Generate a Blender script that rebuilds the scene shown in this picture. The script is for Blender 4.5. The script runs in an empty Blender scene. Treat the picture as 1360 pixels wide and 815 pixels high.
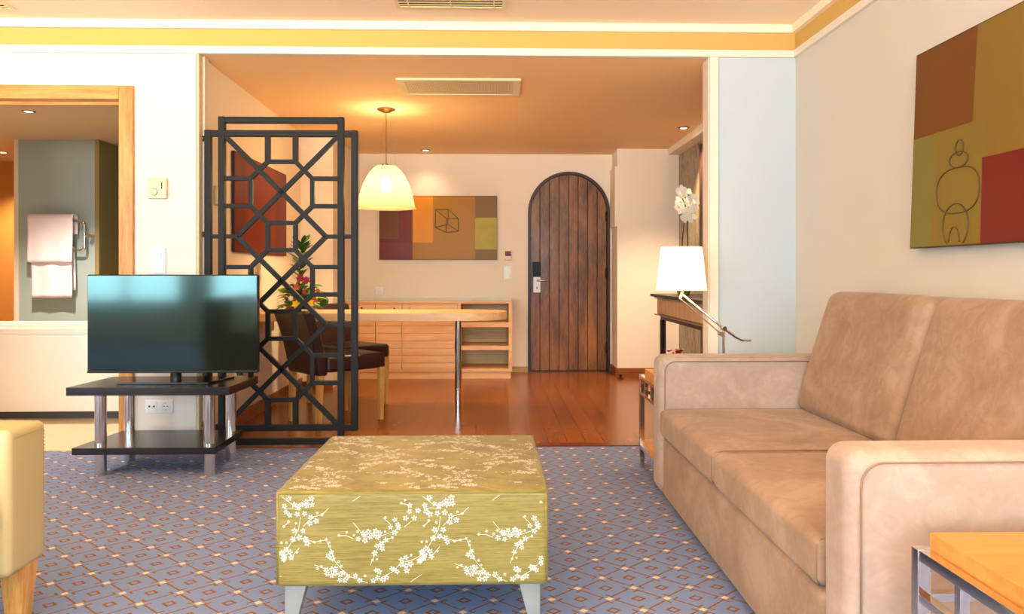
import bpy, bmesh, math, random
from mathutils import Vector, Matrix, Euler
PI = math.pi
SC = bpy.context.scene
COL = SC.collection

# ---------------------------------------------------------------- camera, light, exposure
YAW = 0.02495
FPX = 1000.0
cam_d = bpy.data.cameras.new('camera')
cam = bpy.data.objects.new('camera', cam_d); COL.objects.link(cam)
cam.location = (0, 0, 1.05)
cam.rotation_euler = (PI/2, 0, -YAW)
cam_d.sensor_width = 36.0
cam_d.lens = 36.0*FPX/1360.0
cam_d.shift_x = 0.0
cam_d.shift_y = -(407.5-362.0)/1360.0
cam_d.clip_start = 0.05
SC.camera = cam

SC.view_settings.view_transform = 'Standard'
SC.view_settings.look = 'None'
SC.view_settings.exposure = 0.46
SC.view_settings.gamma = 1.0
SC.view_settings.use_curve_mapping = False

W = bpy.data.worlds.new('world'); SC.world = W; W.use_nodes = True
bgn = W.node_tree.nodes['Background']
bgn.inputs[0].default_value = (0.45, 0.70, 0.80, 1); bgn.inputs[1].default_value = 1.0

def area_light(name, loc, rot, sx, sy, power, color):
    d = bpy.data.lights.new(name, 'AREA'); d.shape = 'RECTANGLE'; d.size = sx; d.size_y = sy
    d.energy = power; d.color = color
    o = bpy.data.objects.new(name, d); COL.objects.link(o); o.location = loc; o.rotation_euler = rot
    return o
def point_light(name, loc, power, color, r=0.04):
    d = bpy.data.lights.new(name, 'POINT'); d.energy = power; d.color = color; d.shadow_soft_size = r
    o = bpy.data.objects.new(name, d); COL.objects.link(o); o.location = loc
    return o
def spot_light(name, loc, target, power, color, deg=70, blend=0.5, r=0.03):
    d = bpy.data.lights.new(name, 'SPOT'); d.energy = power; d.color = color; d.shadow_soft_size = r
    d.spot_size = math.radians(deg); d.spot_blend = blend
    o = bpy.data.objects.new(name, d); COL.objects.link(o); o.location = loc
    o.rotation_euler = (Vector(target)-Vector(loc)).to_track_quat('-Z', 'Y').to_euler()
    return o
DAY = (0.66, 0.85, 1.0)
WARM = (1.0, 0.62, 0.28)
WINS = [(-6.2, -4.55), (-4.15, -2.6), (-2.2, -0.7), (-0.3, 1.5)]
WZ0 = 0.60
for (a, b) in WINS:
    area_light('daylight', ((a+b)/2, -3.16, (WZ0+2.27)/2), (PI/2, 0, 0), b-a, 2.27-WZ0, 112*(b-a)/1.5, DAY)
# unseen warm spots aimed up, added to warm the ceiling; no fixtures modelled
for (x, y) in ((-4.2, 0.8), (0.5, -0.4), (-1.9, 0.2)):
    spot_light('ceiling_fill', (x, y, 1.75), (x, y+.7, 3.0), 350, (1.0, 0.70, 0.40), 140, 0.6, 0.12)

# ---------------------------------------------------------------- camera maths used to place things
_c, _s = math.cos(YAW), math.sin(YAW)
def ray(u, v):
    a = (u-680)/FPX; b = -(v-362)/FPX
    return Vector((a*_c+_s, _c-a*_s, b))
def onY(u, v, Y):
    d = ray(u, v); t = Y/d.y; return Vector((d.x*t, Y, 1.05+d.z*t))
def onX(u, v, X):
    d = ray(u, v); t = X/d.x; return Vector((X, d.y*t, 1.05+d.z*t))

# ---------------------------------------------------------------- materials
class NT:
    def __init__(s, name):
        s.m = bpy.data.materials.new(name); s.m.use_nodes = True
        s.t = s.m.node_tree; s.n = s.t.nodes; s.b = s.n['Principled BSDF']
        s.out = s.n['Material Output']
    def node(s, typ, **kw):
        n = s.n.new(typ)
        for k, v in kw.items(): setattr(n, k, v)
        return n
    def link(s, a, b): s.t.links.new(a, b)
    def put(s, sock, v):
        if isinstance(v, (int, float)): sock.default_value = v
        elif isinstance(v, tuple): sock.default_value = v if len(v) == len(sock.default_value) else v+(1,)
        else: s.link(v, sock)
    def math(s, op, a, b=0.0, c=None):
        n = s.node('ShaderNodeMath', operation=op)
        s.put(n.inputs[0], a); s.put(n.inputs[1], b)
        if c is not None: s.put(n.inputs[2], c)
        return n.outputs[0]
    def mix(s, f, a, b):
        n = s.node('ShaderNodeMix', data_type='RGBA')
        s.put(n.inputs[0], f); s.put(n.inputs[6], a); s.put(n.inputs[7], b)
        return n.outputs[2]
    def coords(s, kind='Object'):
        return s.node('ShaderNodeTexCoord').outputs[kind]
    def world_pos(s):
        return s.node('ShaderNodeNewGeometry').outputs['Position']
    def mapping(s, vec, scale=(1, 1, 1), rot=(0, 0, 0), loc=(0, 0, 0)):
        n = s.node('ShaderNodeMapping'); s.link(vec, n.inputs[0])
        n.inputs['Scale'].default_value = scale; n.inputs['Rotation'].default_value = rot; n.inputs['Location'].default_value = loc
        return n.outputs[0]
    def noise(s, vec, scale, detail=3, rough=0.5, dist=0.0):
        n = s.node('ShaderNodeTexNoise'); s.link(vec, n.inputs['Vector'])
        n.inputs['Scale'].default_value = scale; n.inputs['Detail'].default_value = detail
        n.inputs['Roughness'].default_value = rough; n.inputs['Distortion'].default_value = dist
        return n.outputs[0]
    def ramp(s, f, stops):
        n = s.node('ShaderNodeValToRGB'); s.link(f, n.inputs[0])
        e = n.color_ramp.elements
        e[0].position, e[0].color = stops[0][0], tuple(stops[0][1])+(1,)
        e[1].position, e[1].color = stops[-1][0], tuple(stops[-1][1])+(1,)
        for p, c in stops[1:-1]:
            x = e.new(p); x.color = tuple(c)+(1,)
        return n.outputs[0]
    def bump(s, h, strength=0.2, dist=0.01):
        n = s.node('ShaderNodeBump'); n.inputs['Strength'].default_value = strength; n.inputs['Distance'].default_value = dist
        s.link(h, n.inputs['Height']); s.link(n.outputs[0], s.b.inputs['Normal'])
    def set(s, base=None, rough=None, metal=None, spec=None, **kw):
        if base is not None: s.put(s.b.inputs['Base Color'], base)
        if rough is not None: s.put(s.b.inputs['Roughness'], rough)
        if metal is not None: s.put(s.b.inputs['Metallic'], metal)
        if spec is not None: s.put(s.b.inputs['Specular IOR Level'], spec)
        for k, v in kw.items(): s.put(s.b.inputs[k.replace('_', ' ')], v)
        return s.m

def H(h):  # sRGB hex to linear
    h = h.lstrip('#'); r = []
    for i in (0, 2, 4):
        v = int(h[i:i+2], 16)/255.0
        r.append(v/12.92 if v <= 0.04045 else ((v+0.055)/1.055)**2.4)
    return tuple(r)

def plain(name, col, rough=0.5, metal=0.0, spec=None, var=0.0, scale=8.0, bump=0.0, bscale=60.0):
    t = NT(name); base = col
    co = t.coords()
    if var:
        base = t.mix(t.noise(co, scale, 4), tuple(c*(1-var) for c in col), tuple(min(1, c*(1+var)) for c in col))
    if bump: t.bump(t.noise(co, bscale, 4), bump, 0.003)
    return t.set(base, rough, metal, spec)

def wood(name, dark, light, axis='X', scale=6.0, rough=0.35, stretch=12.0, knots=False, coat=0.0, bump=0.05):
    t = NT(name); co = t.coords()
    sc = [stretch]*3; sc['XYZ'.index(axis)] = 1.0
    v = t.mapping(co, tuple(sc))
    n1 = t.noise(v, scale*0.35, 5, 0.6, 0.6)
    n2 = t.noise(v, scale*2.2, 4, 0.6, 0.2)
    f = t.math('ADD', t.math('MULTIPLY', n1, 0.7), t.math('MULTIPLY', n2, 0.35))
    mid = tuple((a+b)/2 for a, b in zip(dark, light))
    c = t.ramp(f, [(0.36, dark), (0.5, mid), (0.66, light)])
    if knots:
        vo = t.node('ShaderNodeTexVoronoi'); t.link(t.mapping(co, (5.5, 5.5, 2.6)), vo.inputs['Vector']); vo.inputs['Scale'].default_value = 1.0
        k = t.math('LESS_THAN', vo.outputs['Distance'], 0.075)
        c = t.mix(t.math('MULTIPLY', k, 0.75), c, tuple(x*0.25 for x in dark))
    t.bump(f, bump, 0.004)
    t.set(c, rough, 0.0)
    if coat: t.b.inputs['Coat Weight'].default_value = coat; t.b.inputs['Coat Roughness'].default_value = 0.1
    return t.m

def glow(name, col, strength):
    t = NT(name); t.set((0, 0, 0), 0.5)
    t.b.inputs['Emission Color'].default_value = tuple(col)+(1,); t.b.inputs['Emission Strength'].default_value = strength
    return t.m

def shade_mat(name, col, emit, ecol, trans=0.5, clear=0.0):
    t = NT(name)
    d = t.node('ShaderNodeBsdfDiffuse'); tr = t.node('ShaderNodeBsdfTranslucent'); em = t.node('ShaderNodeEmission')
    d.inputs[0].default_value = tuple(col)+(1,); tr.inputs[0].default_value = tuple(col)+(1,)
    em.inputs[0].default_value = tuple(ecol)+(1,); em.inputs[1].default_value = emit
    m = t.node('ShaderNodeMixShader'); m.inputs[0].default_value = trans
    t.link(d.outputs[0], m.inputs[1]); t.link(tr.outputs[0], m.inputs[2])
    a = t.node('ShaderNodeAddShader'); t.link(m.outputs[0], a.inputs[0]); t.link(em.outputs[0], a.inputs[1])
    res = a.outputs[0]
    if clear:
        tp = t.node('ShaderNodeBsdfTransparent'); tp.inputs[0].default_value = (1.0, 0.93, 0.72, 1)
        m2 = t.node('ShaderNodeMixShader'); m2.inputs[0].default_value = clear
        t.link(res, m2.inputs[1]); t.link(tp.outputs[0], m2.inputs[2]); res = m2.outputs[0]
    t.link(res, t.out.inputs[0])
    return t.m

def pane_mat(name, tint=(1, 1, 1)):
    t = NT(name)
    tr = t.node('ShaderNodeBsdfTransparent'); tr.inputs[0].default_value = tuple(tint)+(1,)
    g = t.node('ShaderNodeBsdfGlossy'); g.inputs['Roughness'].default_value = 0.02
    m = t.node('ShaderNodeMixShader'); m.inputs[0].default_value = 0.07
    t.link(tr.outputs[0], m.inputs[1]); t.link(g.outputs[0], m.inputs[2]); t.link(m.outputs[0], t.out.inputs[0])
    return t.m

def carpet_mat():
    t = NT('patterned carpet'); p = t.world_pos()
    sp = t.node('ShaderNodeSeparateXYZ'); t.link(p, sp.inputs[0])
    x = t.math('MULTIPLY', t.math('SUBTRACT', sp.outputs[0], 0.281), 1/0.187)
    y = t.math('MULTIPLY', t.math('SUBTRACT', sp.outputs[1], 2.500), 1/0.166)
    P = t.math('ADD', x, y); Q = t.math('SUBTRACT', x, y)
    wob = t.math('MULTIPLY', t.math('SUBTRACT', t.noise(p, 90, 2), 0.5), 0.04)
    P = t.math('ADD', P, wob); Q = t.math('ADD', Q, wob)
    fp = t.math('SUBTRACT', t.math('FRACT', P), 0.5); fq = t.math('SUBTRACT', t.math('FRACT', Q), 0.5)
    par = t.math('FLOORED_MODULO', t.math('ADD', t.math('FLOOR', P), t.math('FLOOR', Q)), 2.0)
    fp = t.math('ABSOLUTE', fp); fq = t.math('ABSOLUTE', fq)
    inv = t.math('SUBTRACT', 1.0, par)
    A = t.math('ADD', t.math('MULTIPLY', fp, par), t.math('MULTIPLY', fq, inv))
    B = t.math('ADD', t.math('MULTIPLY', fq, par), t.math('MULTIPLY', fp, inv))
    def lt(a, b): return t.math('LESS_THAN', a, b)
    def gt(a, b): return t.math('GREATER_THAN', a, b)
    def AND(*a):
        r = a[0]
        for k in a[1:]: r = t.math('MULTIPLY', r, k)
        return r
    def OR(*a):
        r = a[0]
        for k in a[1:]: r = t.math('MAXIMUM', r, k)
        return r
    dot = AND(gt(A, 0.425), gt(B, 0.425))
    edge = AND(gt(A, 0.422), lt(A, 0.475), lt(B, 0.375))
    hook = AND(gt(A, 0.27), lt(A, 0.475), gt(B, 0.315), lt(B, 0.375))
    mx = t.math('MAXIMUM', A, B)
    sq = AND(lt(mx, 0.135), gt(mx, 0.07))
    line = OR(edge, hook, sq)
    fibre = t.noise(p, 420, 2, 0.7); soft = t.noise(p, 3.0, 3)
    base = t.mix(fibre, H('#6c7ea6'), H('#8ea2cc'))
    base = t.mix(t.math('MULTIPLY', soft, 0.35), base, H('#6c84b8'))
    c = t.mix(line, base, t.mix(fibre, H('#7c4e1e'), H('#9a6c34')))
    c = t.mix(dot, c, t.mix(fibre, H('#ecc08a'), H('#ffdcae')))
    t.bump(fibre, 0.35, 0.004)
    return t.set(c, 0.95, spec=0.1)

def parquet_mat():
    t = NT('reddish strip parquet'); p = t.world_pos()
    v = t.mapping(p, rot=(0, 0, PI/2))
    b = t.node('ShaderNodeTexBrick'); t.link(v, b.inputs['Vector'])
    b.offset = 0.37; b.offset_frequency = 2
    b.inputs['Color1'].default_value = (0.0, 0.0, 0.0, 1); b.inputs['Color2'].default_value = (1, 1, 1, 1); b.inputs['Mortar'].default_value = (0.5, 0.5, 0.5, 1)
    b.inputs['Scale'].default_value = 1.0; b.inputs['Mortar Size'].default_value = 0.0020
    b.inputs['Brick Width'].default_value = 0.62; b.inputs['Row Height'].default_value = 0.115
    g = t.noise(t.mapping(p, (4, 0.6, 1)), 2.0, 2, 0.4)
    f = t.math('ADD', t.math('MULTIPLY', b.outputs['Color'], 0.22), t.math('MULTIPLY', g, 0.30))
    c = t.ramp(f, [(0.08, H('#7c4012')), (0.28, H('#8f4e19')), (0.5, H('#9e5a20'))])
    c = t.mix(b.outputs['Fac'], c, H('#3a1607'))
    t.set(c, 0.24, spec=0.45)
    return t.m

def suede_mat(name='tan suede', k=('#a58874', '#b59a86', '#c9b2a0')):
    t = NT(name); p = t.coords()
    n = t.noise(p, 3.2, 4, 0.55, 1.2); n2 = t.noise(p, 14, 3, 0.6, 2.0); f = t.noise(p, 500, 2)
    c = t.ramp(t.math('ADD', t.math('MULTIPLY', n, 0.7), t.math('MULTIPLY', n2, 0.3)),
               [(0.36, H(k[0])), (0.5, H(k[1])), (0.62, H(k[2]))])
    c = t.mix(t.math('MULTIPLY', f, 0.25), c, H('#8a7060'))
    t.bump(f, 0.12, 0.002)
    t.set(c, 0.85, spec=0.2)
    t.b.inputs['Sheen Weight'].default_value = 0.2; t.b.inputs['Sheen Roughness'].default_value = 0.4
    t.b.inputs['Sheen Tint'].default_value = (1.0, 0.88, 0.75, 1)
    return t.m

def satin_mat():
    t = NT('olive gold satin'); p = t.coords()
    n = t.noise(t.mapping(p, (1.2, 1.2, 26)), 12, 4, 0.7); big = t.noise(p, 2.5, 3)
    c = t.ramp(t.math('ADD', t.math('MULTIPLY', n, 0.75), t.math('MULTIPLY', big, 0.25)),
               [(0.36, H('#6c6129')), (0.5, H('#857838')), (0.66, H('#95894a'))])
    t.bump(n, 0.05, 0.002)
    t.set(c, 0.48, spec=0.4)
    t.b.inputs['Sheen Weight'].default_value = 0.1
    return t.m

def wallpaper_mat():
    t = NT('slate and ochre wallpaper'); p = t.coords()
    v = t.mapping(p, (1, 7, 1.6))
    n = t.noise(v, 2.2, 6, 0.62, 1.6)
    c = t.ramp(n, [(0.34, H('#5b5a54')), (0.46, H('#827e74')), (0.52, H('#c0a460')), (0.56, H('#8a867c')), (0.74, H('#9c988c'))])
    return t.set(c, 0.45)

M = {}
M['wall'] = plain('cream wall paint', H('#e3dbd0'), 0.75, bump=0.04, bscale=220)
M['wall_pale'] = plain('pale grey wall paint', H('#bfcbd0'), 0.7, bump=0.04, bscale=220)
M['wall_right'] = plain('greyish cream wall paint', H('#d3cdc1'), 0.7, bump=0.04, bscale=220)
M['hall_wall'] = plain('warm hall wall paint', H('#f1e3ce'), 0.75, bump=0.04, bscale=220)
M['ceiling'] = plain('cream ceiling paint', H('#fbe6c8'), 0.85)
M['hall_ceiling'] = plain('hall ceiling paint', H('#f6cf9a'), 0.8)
M['yellow'] = plain('yellow frieze paint', H('#d0a85a'), 0.8)
M['trim'] = plain('white trim paint', H('#e6dccb'), 0.5)
M['beige_trim'] = plain('beige trim', H('#dcc79a'), 0.5)
M['carpet'] = carpet_mat()
M['parquet'] = parquet_mat()
M['threshold'] = wood('dark red threshold wood', H('#64290f'), H('#8a4218'), 'X', 6, 0.25)
M['skirting'] = wood('brown skirting', H('#7b3c14'), H('#9d5a27'), 'X', 6, 0.35)
M['oak_skirting'] = wood('oak skirting', H('#a9783a'), H('#d2a765'), 'X', 6, 0.4)
M['oak_frame'] = wood('honey oak', H('#b06f28'), H('#dd9f52'), 'Z', 7, 0.4)
M['oak_frame_h'] = wood('honey oak across', H('#b06f28'), H('#dd9f52'), 'X', 7, 0.4)
M['oak_leg'] = wood('light oak leg', H('#b97f38'), H('#e0ad62'), 'Z', 9, 0.4)
M['beech'] = wood('beech veneer', H('#dc9c5c'), H('#e9bf8a'), 'X', 4, 0.42, 16)
M['beech_dark'] = wood('beech interior', H('#d0ab6a'), H('#e8c88c'), 'X', 4, 0.5, 16)
M['beech_top'] = wood('beech table top', H('#dda468'), H('#f0c48c'), 'X', 4, 0.38, 16)
M['honey_top'] = wood('honey table slab', H('#c67f38'), H('#d7944a'), 'X', 4, 0.4, 16)
M['door_wood'] = wood('old stained planks', H('#48260a'), H('#9a6126'), 'Z', 5, 0.42, 5, knots=True, coat=0.06, bump=0.25)
M['door_edge'] = wood('dark stained wood', H('#1d0c05'), H('#3f1d0e'), 'Z', 7, 0.45)
M['black_iron'] = plain('black metal lacquer', H('#171513'), 0.5, 0.0, 0.22)
M['black_gloss'] = plain('black lacquer', H('#161719'), 0.2, 0.0, 0.5)
M['black_lam'] = plain('black laminate', H('#1b1a1b'), 0.22, 0.0, 0.5)
M['chrome'] = plain('chrome', (0.78, 0.76, 0.73), 0.10, 1.0)
M['steel'] = plain('brushed steel', (0.62, 0.58, 0.52), 0.28, 1.0)
M['brass'] = plain('aged brass', H('#a07a40'), 0.3, 1.0)
M['silver_leather'] = plain('silver textured leg', H('#a9b0ae'), 0.35, 0.6, var=0.15, scale=20, bump=0.5, bscale=40)
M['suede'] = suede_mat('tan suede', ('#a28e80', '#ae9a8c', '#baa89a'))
M['suede_worn_shaded'] = suede_mat('worn shaded tan suede', ('#8c7059', '#9c7f68', '#ab917b'))  # darker copy of the arm suede: some wear, plus weaker light painted in
M['suede_seam'] = plain('seam thread', H('#8d6f55'), 0.8)
M['satin'] = satin_mat()
M['blossom'] = plain('white embroidery', H('#d9d6cc'), 0.6)
M['cream_leather'] = plain('cream leather', H('#c0b080'), 0.42, 0, 0.5, bump=0.08, bscale=300)
M['cream_thread'] = plain('cream leather thread', H('#b09a60'), 0.7)
M['brown_leather'] = plain('dark brown leather', H('#2e120b'), 0.36, 0, 0.6, bump=0.06, bscale=200)
M['white_plastic'] = plain('white plastic', H('#efefec'), 0.3)
M['cream_plastic'] = plain('cream plastic', H('#e8d7a8'), 0.35)
M['dark_hole'] = plain('dark slot', H('#0b0b0c'), 0.6)
M['grille'] = plain('grille louvre', H('#efe4c4'), 0.5)
M['grey_wall'] = plain('grey blue bathroom paint', H('#a3b2b0'), 0.6)
M['bath_orange'] = plain('ochre bathroom wall', H('#c98d4a'), 0.5)
M['bath_ceiling'] = plain('bathroom ceiling', H('#c3aa88'), 0.7)
M['bath_olive'] = plain('olive bathroom panel', H('#8f7f50'), 0.6)
M['bath_dark'] = plain('dark bathroom cupboard', H('#3c3b36'), 0.5)
M['tile'] = plain('beige stone floor', H('#d5bf98'), 0.3, var=0.08, scale=4)
M['enamel'] = plain('white acrylic', H('#f0e9dc'), 0.18)
M['towel'] = plain('pale pink terry', H('#efe2ea'), 0.95, 0, 0.1, bump=0.6, bscale=260)
M['wallpaper'] = wallpaper_mat()
M['mirror_glass'] = plain('mirror glass', (0.8, 0.8, 0.8), 0.02, 1.0)
M['mahogany'] = wood('red brown frame', H('#220b06'), H('#3c170d'), 'Z', 6, 0.55)
M['wenge'] = wood('wenge', H('#1e110c'), H('#3a231a'), 'Y', 6, 0.3)
M['ribbed'] = wood('ribbed drawer wood', H('#a8743c'), H('#d29c60'), 'Z', 8, 0.4)
M['canvas_edge'] = plain('canvas edge', H('#33211a'), 0.6)
M['art_brown'] = plain('art brown', H('#6f421a'), 0.35, spec=0.15, var=0.06, scale=3)
M['art_olive'] = plain('art olive', H('#7f692a'), 0.35, spec=0.15, var=0.06, scale=3)
M['art_gold'] = plain('art gold', H('#83652a'), 0.35, spec=0.15, var=0.06, scale=3)
M['art_moss'] = plain('art moss', H('#787034'), 0.35, spec=0.15, var=0.06, scale=3)
M['art_red'] = plain('art red', H('#6d1f1a'), 0.35, spec=0.15, var=0.05, scale=3)
M['art_orange'] = plain('art orange', H('#d88a00'), 0.3, spec=0.15, var=0.05, scale=3)
M['art_amber'] = plain('art amber', H('#a87400'), 0.3, spec=0.15, var=0.05, scale=3)
M['art_rust'] = plain('art rust', H('#802c08'), 0.35, spec=0.15, var=0.06, scale=3)
M['art_wine'] = plain('art wine', H('#6e1808'), 0.3, spec=0.15, var=0.05, scale=3)
M['art_plum'] = plain('art plum', H('#742a1c'), 0.3, spec=0.15, var=0.05, scale=3)
M['art_lime'] = plain('art lime', H('#b0a244'), 0.4, spec=0.15, var=0.25, scale=9)
M['art_line'] = plain('art drawn line', H('#4d3f1c'), 0.5)
M['leaf'] = plain('green leaf', H('#4f8526'), 0.4, var=0.3, scale=20)
M['leaf_dark'] = plain('dark green leaf', H('#33602a'), 0.4, var=0.3, scale=20)
M['leaf_lime'] = plain('lime leaf', H('#8fae2f'), 0.45, var=0.2, scale=20)
M['petal_red'] = plain('crimson petal', H('#a3203a'), 0.5, var=0.2, scale=30)
M['petal_yellow'] = plain('yellow petal', H('#f0d21e'), 0.5)
M['petal_orange'] = plain('burnt orange petal', H('#b4582a'), 0.5, var=0.2, scale=30)
M['petal_white'] = plain('white orchid petal', H('#fbf6e4'), 0.5)
M['stem'] = plain('dark stem', H('#2c2f1a'), 0.5)
M['vase_glass'] = pane_mat('vase glass', (0.85, 0.9, 0.8))
M['pane'] = pane_mat('window glass')
M['glass_top'] = plain('glass sheet', H('#bcd6cc'), 0.06, 0, 0.8)
t = NT('television screen'); M['screen'] = t.set(H('#0a0a0a'), 0.09, 0, 0.8); t.b.inputs['Specular Tint'].default_value = (0.6, 1.0, 0.93, 1)
t = NT('lock glass'); M['lockglass'] = t.set(H('#0d0d0e'), 0.4, spec=0.2)
M['pot_green'] = plain('lime glazed pot', H('#93a51f'), 0.25)
M['bulb'] = glow('lit lamp glass', (1.0, 0.80, 0.50), 14)
M['shade_floor'] = shade_mat('linen lamp shade', (0.9, 0.82, 0.66), 0.5, (1.0, 0.86, 0.62), 0.5)
M['shade_pendant'] = shade_mat('ribbed frosted shade', (0.21, 0.165, 0.085), 0.10, (1.0, 0.80, 0.42), 0.5, clear=0.22)

# ---------------------------------------------------------------- mesh builder
def origin_of(o):
    v = Vector((0, 0, 0))
    while o is not None:
        v += o.location; o = o.parent
    return v
def seq(a, b, n): return [a+(b-a)*i/n for i in range(n+1)]
class MB:
    def __init__(s): s.bm = bmesh.new(); s.mi = 0
    def _f(s, vs):
        try:
            f = s.bm.faces.new(vs); f.material_index = s.mi; return f
        except ValueError: return None
    def box(s, x0, x1, y0, y1, z0, z1):
        v = [s.bm.verts.new((x, y, z)) for z in (z0, z1) for y in (y0, y1) for x in (x0, x1)]
        for q in ((0, 2, 3, 1), (4, 5, 7, 6), (0, 1, 5, 4), (2, 6, 7, 3), (1, 3, 7, 5), (0, 4, 6, 2)): s._f([v[i] for i in q])
        return s
    def prism(s, pts, fn, a, b):
        """polygon pts (2-D) extruded from a to b; fn(p, q, t) -> 3-D point"""
        lo = [s.bm.verts.new(fn(p, q, a)) for p, q in pts]; hi = [s.bm.verts.new(fn(p, q, b)) for p, q in pts]
        n = len(pts); s._f(lo[::-1]); s._f(hi)
        for i in range(n): s._f([lo[i], lo[(i+1) % n], hi[(i+1) % n], hi[i]])
        return s
    def tube(s, pts, r, seg=10, r1=None, closed=False, cap=True):
        pts = [Vector(p) for p in pts]; n = len(pts); rings = []; prev = None
        for i, p in enumerate(pts):
            if closed: d = pts[(i+1) % n]-pts[i-1]
            else: d = pts[min(i+1, n-1)]-pts[max(i-1, 0)]
            d.normalize()
            if prev is None:
                ref = Vector((0, 0, 1)) if abs(d.z) < 0.9 else Vector((1, 0, 0)); a = d.cross(ref).normalized()
            else: a = (prev-d*prev.dot(d)).normalized()
            prev = a; b = d.cross(a)
            rr = r if r1 is None else r+(r1-r)*i/(n-1)
            rings.append([s.bm.verts.new(p+(a*math.cos(2*PI*k/seg)+b*math.sin(2*PI*k/seg))*rr) for k in range(seg)])
        m = n if closed else n-1
        for i in range(m):
            A, B = rings[i], rings[(i+1) % n]
            for k in range(seg): s._f([A[k], A[(k+1) % seg], B[(k+1) % seg], B[k]])
        if cap and not closed: s._f(rings[0][::-1]); s._f(rings[-1])
        return s
    def lathe(s, prof, c=(0, 0, 0), seg=32, rib=0.0, close=False):
        rings = []
        for r, z in prof:
            if r < 1e-6: rings.append([s.bm.verts.new((c[0], c[1], c[2]+z))])
            else: rings.append([s.bm.verts.new((c[0]+r*(1+rib*(k % 2))*math.cos(2*PI*k/seg), c[1]+r*(1+rib*(k % 2))*math.sin(2*PI*k/seg), c[2]+z)) for k in range(seg)])
        for A, B in zip(rings, rings[1:]):
            for k in range(seg):
                k2 = (k+1) % seg
                if len(A) == 1 and len(B) == 1: continue
                if len(A) == 1: s._f([A[0], B[k2], B[k]])
                elif len(B) == 1: s._f([A[k], A[k2], B[0]])
                else: s._f([A[k], A[k2], B[k2], B[k]])
        return s
    def rbox(s, x0, x1, y0, y1, z0, z1, r=0.03, puff=(0, 0, 0), n=5, m=6, fn=None):
        """box with rounded edges and softly domed faces"""
        c = Vector(((x0+x1)/2, (y0+y1)/2, (z0+z1)/2)); h = Vector(((x1-x0)/2, (y1-y0)/2, (z1-z0)/2))
        r = min(r, min(h)*0.98)
        ax = []
        for i in range(3):
            e = [h[i]-r*(1-math.tan((k/n)*PI/4)) for k in range(n+1)]
            inner = seq(-(h[i]-r), h[i]-r, m)
            ax.append(sorted(set([round(-q, 6) for q in e[1:]]+[round(q, 6) for q in inner]+[round(q, 6) for q in e[1:]])))
        cache = {}
        def V(p):
            key = tuple(round(q, 5) for q in p)
            if key in cache: return cache[key]
            P = Vector(p); I = Vector([max(-(h[i]-r), min(h[i]-r, P[i])) for i in range(3)])
            d = P-I
            if d.length > 1e-9: d = d.normalized()*r
            Q = I+d
            u = [Q[i]/h[i] for i in range(3)]
            for i in range(3):
                j, k = (i+1) % 3, (i+2) % 3
                if puff[i]: Q[i] += puff[i]*u[i]*max(0, 1-u[j]**4)*max(0, 1-u[k]**4)
            Q = Q+c
            if fn: Q = fn(Q)
            cache[key] = s.bm.verts.new(Q); return cache[key]
        for i in range(3):
            j, k = (i+1) % 3, (i+2) % 3
            for sg in (-1, 1):
                for a in range(len(ax[j])-1):
                    for b in range(len(ax[k])-1):
                        q = []
                        for (aa, bb) in ((a, b), (a+1, b), (a+1, b+1), (a, b+1)):
                            p = [0, 0, 0]; p[i] = sg*h[i]; p[j] = ax[j][aa]; p[k] = ax[k][bb]; q.append(V(p))
                        s._f(q if sg > 0 else q[::-1])
        return s
    def poly(s, pts): s._f([s.bm.verts.new(p) for p in pts]); return s
    def build(s, name, mat, parent=None, smooth=False, bevel=0.0, mat_extra=(), loc=None, segs=2):
        bm = s.bm
        bmesh.ops.remove_doubles(bm, verts=bm.verts, dist=1e-6) if smooth else None
        bmesh.ops.recalc_face_normals(bm, faces=bm.faces)
        if parent is not None: off = origin_of(parent)
        elif loc is not None: off = Vector(loc)
        else:
            xs = [v.co for v in bm.verts]
            off = Vector(((min(p.x for p in xs)+max(p.x for p in xs))/2, (min(p.y for p in xs)+max(p.y for p in xs))/2, min(p.z for p in xs)))
        bmesh.ops.translate(bm, verts=bm.verts, vec=-off)
        me = bpy.data.meshes.new(name); bm.to_mesh(me); bm.free()
        for mm in (mat,)+tuple(mat_extra): me.materials.append(M[mm] if isinstance(mm, str) else mm)
        if smooth:
            for p in me.polygons: p.use_smooth = True
        o = bpy.data.objects.new(name, me); COL.objects.link(o)
        if parent is not None: o.parent = parent
        else: o.location = off
        if bevel:
            b = o.modifiers.new('bevel', 'BEVEL'); b.width = bevel; b.segments = segs; b.limit_method = 'ANGLE'; b.angle_limit = math.radians(35)
        if smooth == 'auto' or bevel:
            for p in me.polygons: p.use_smooth = True
            w = o.modifiers.new('normals', 'WEIGHTED_NORMAL') if bevel else None
            if smooth == 'auto':
                me.set_sharp_from_angle(angle=math.radians(35))
        return o
def tag(o, label=None, cat=None, group=None, kind=None):
    if label: o['label'] = label
    if cat: o['category'] = cat
    if group: o['group'] = group
    if kind: o['kind'] = kind
    return o
def thing(name, label, cat, loc, group=None, rz=0):
    o = bpy.data.objects.new(name, None); COL.objects.link(o); o.empty_display_size = 0.1
    o.location = loc; o.rotation_euler = (0, 0, rz)
    return tag(o, label, cat, group)
def struct(o): o['kind'] = 'structure'; return o
def copy_tree(o, parent=None):
    c = o.copy(); COL.objects.link(c); c.parent = parent
    for ch in [k for k in o.children]: copy_tree(ch, c)
    return c
def bx(x0, x1, y0, y1, z0, z1): return MB().box(x0, x1, y0, y1, z0, z1)

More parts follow.
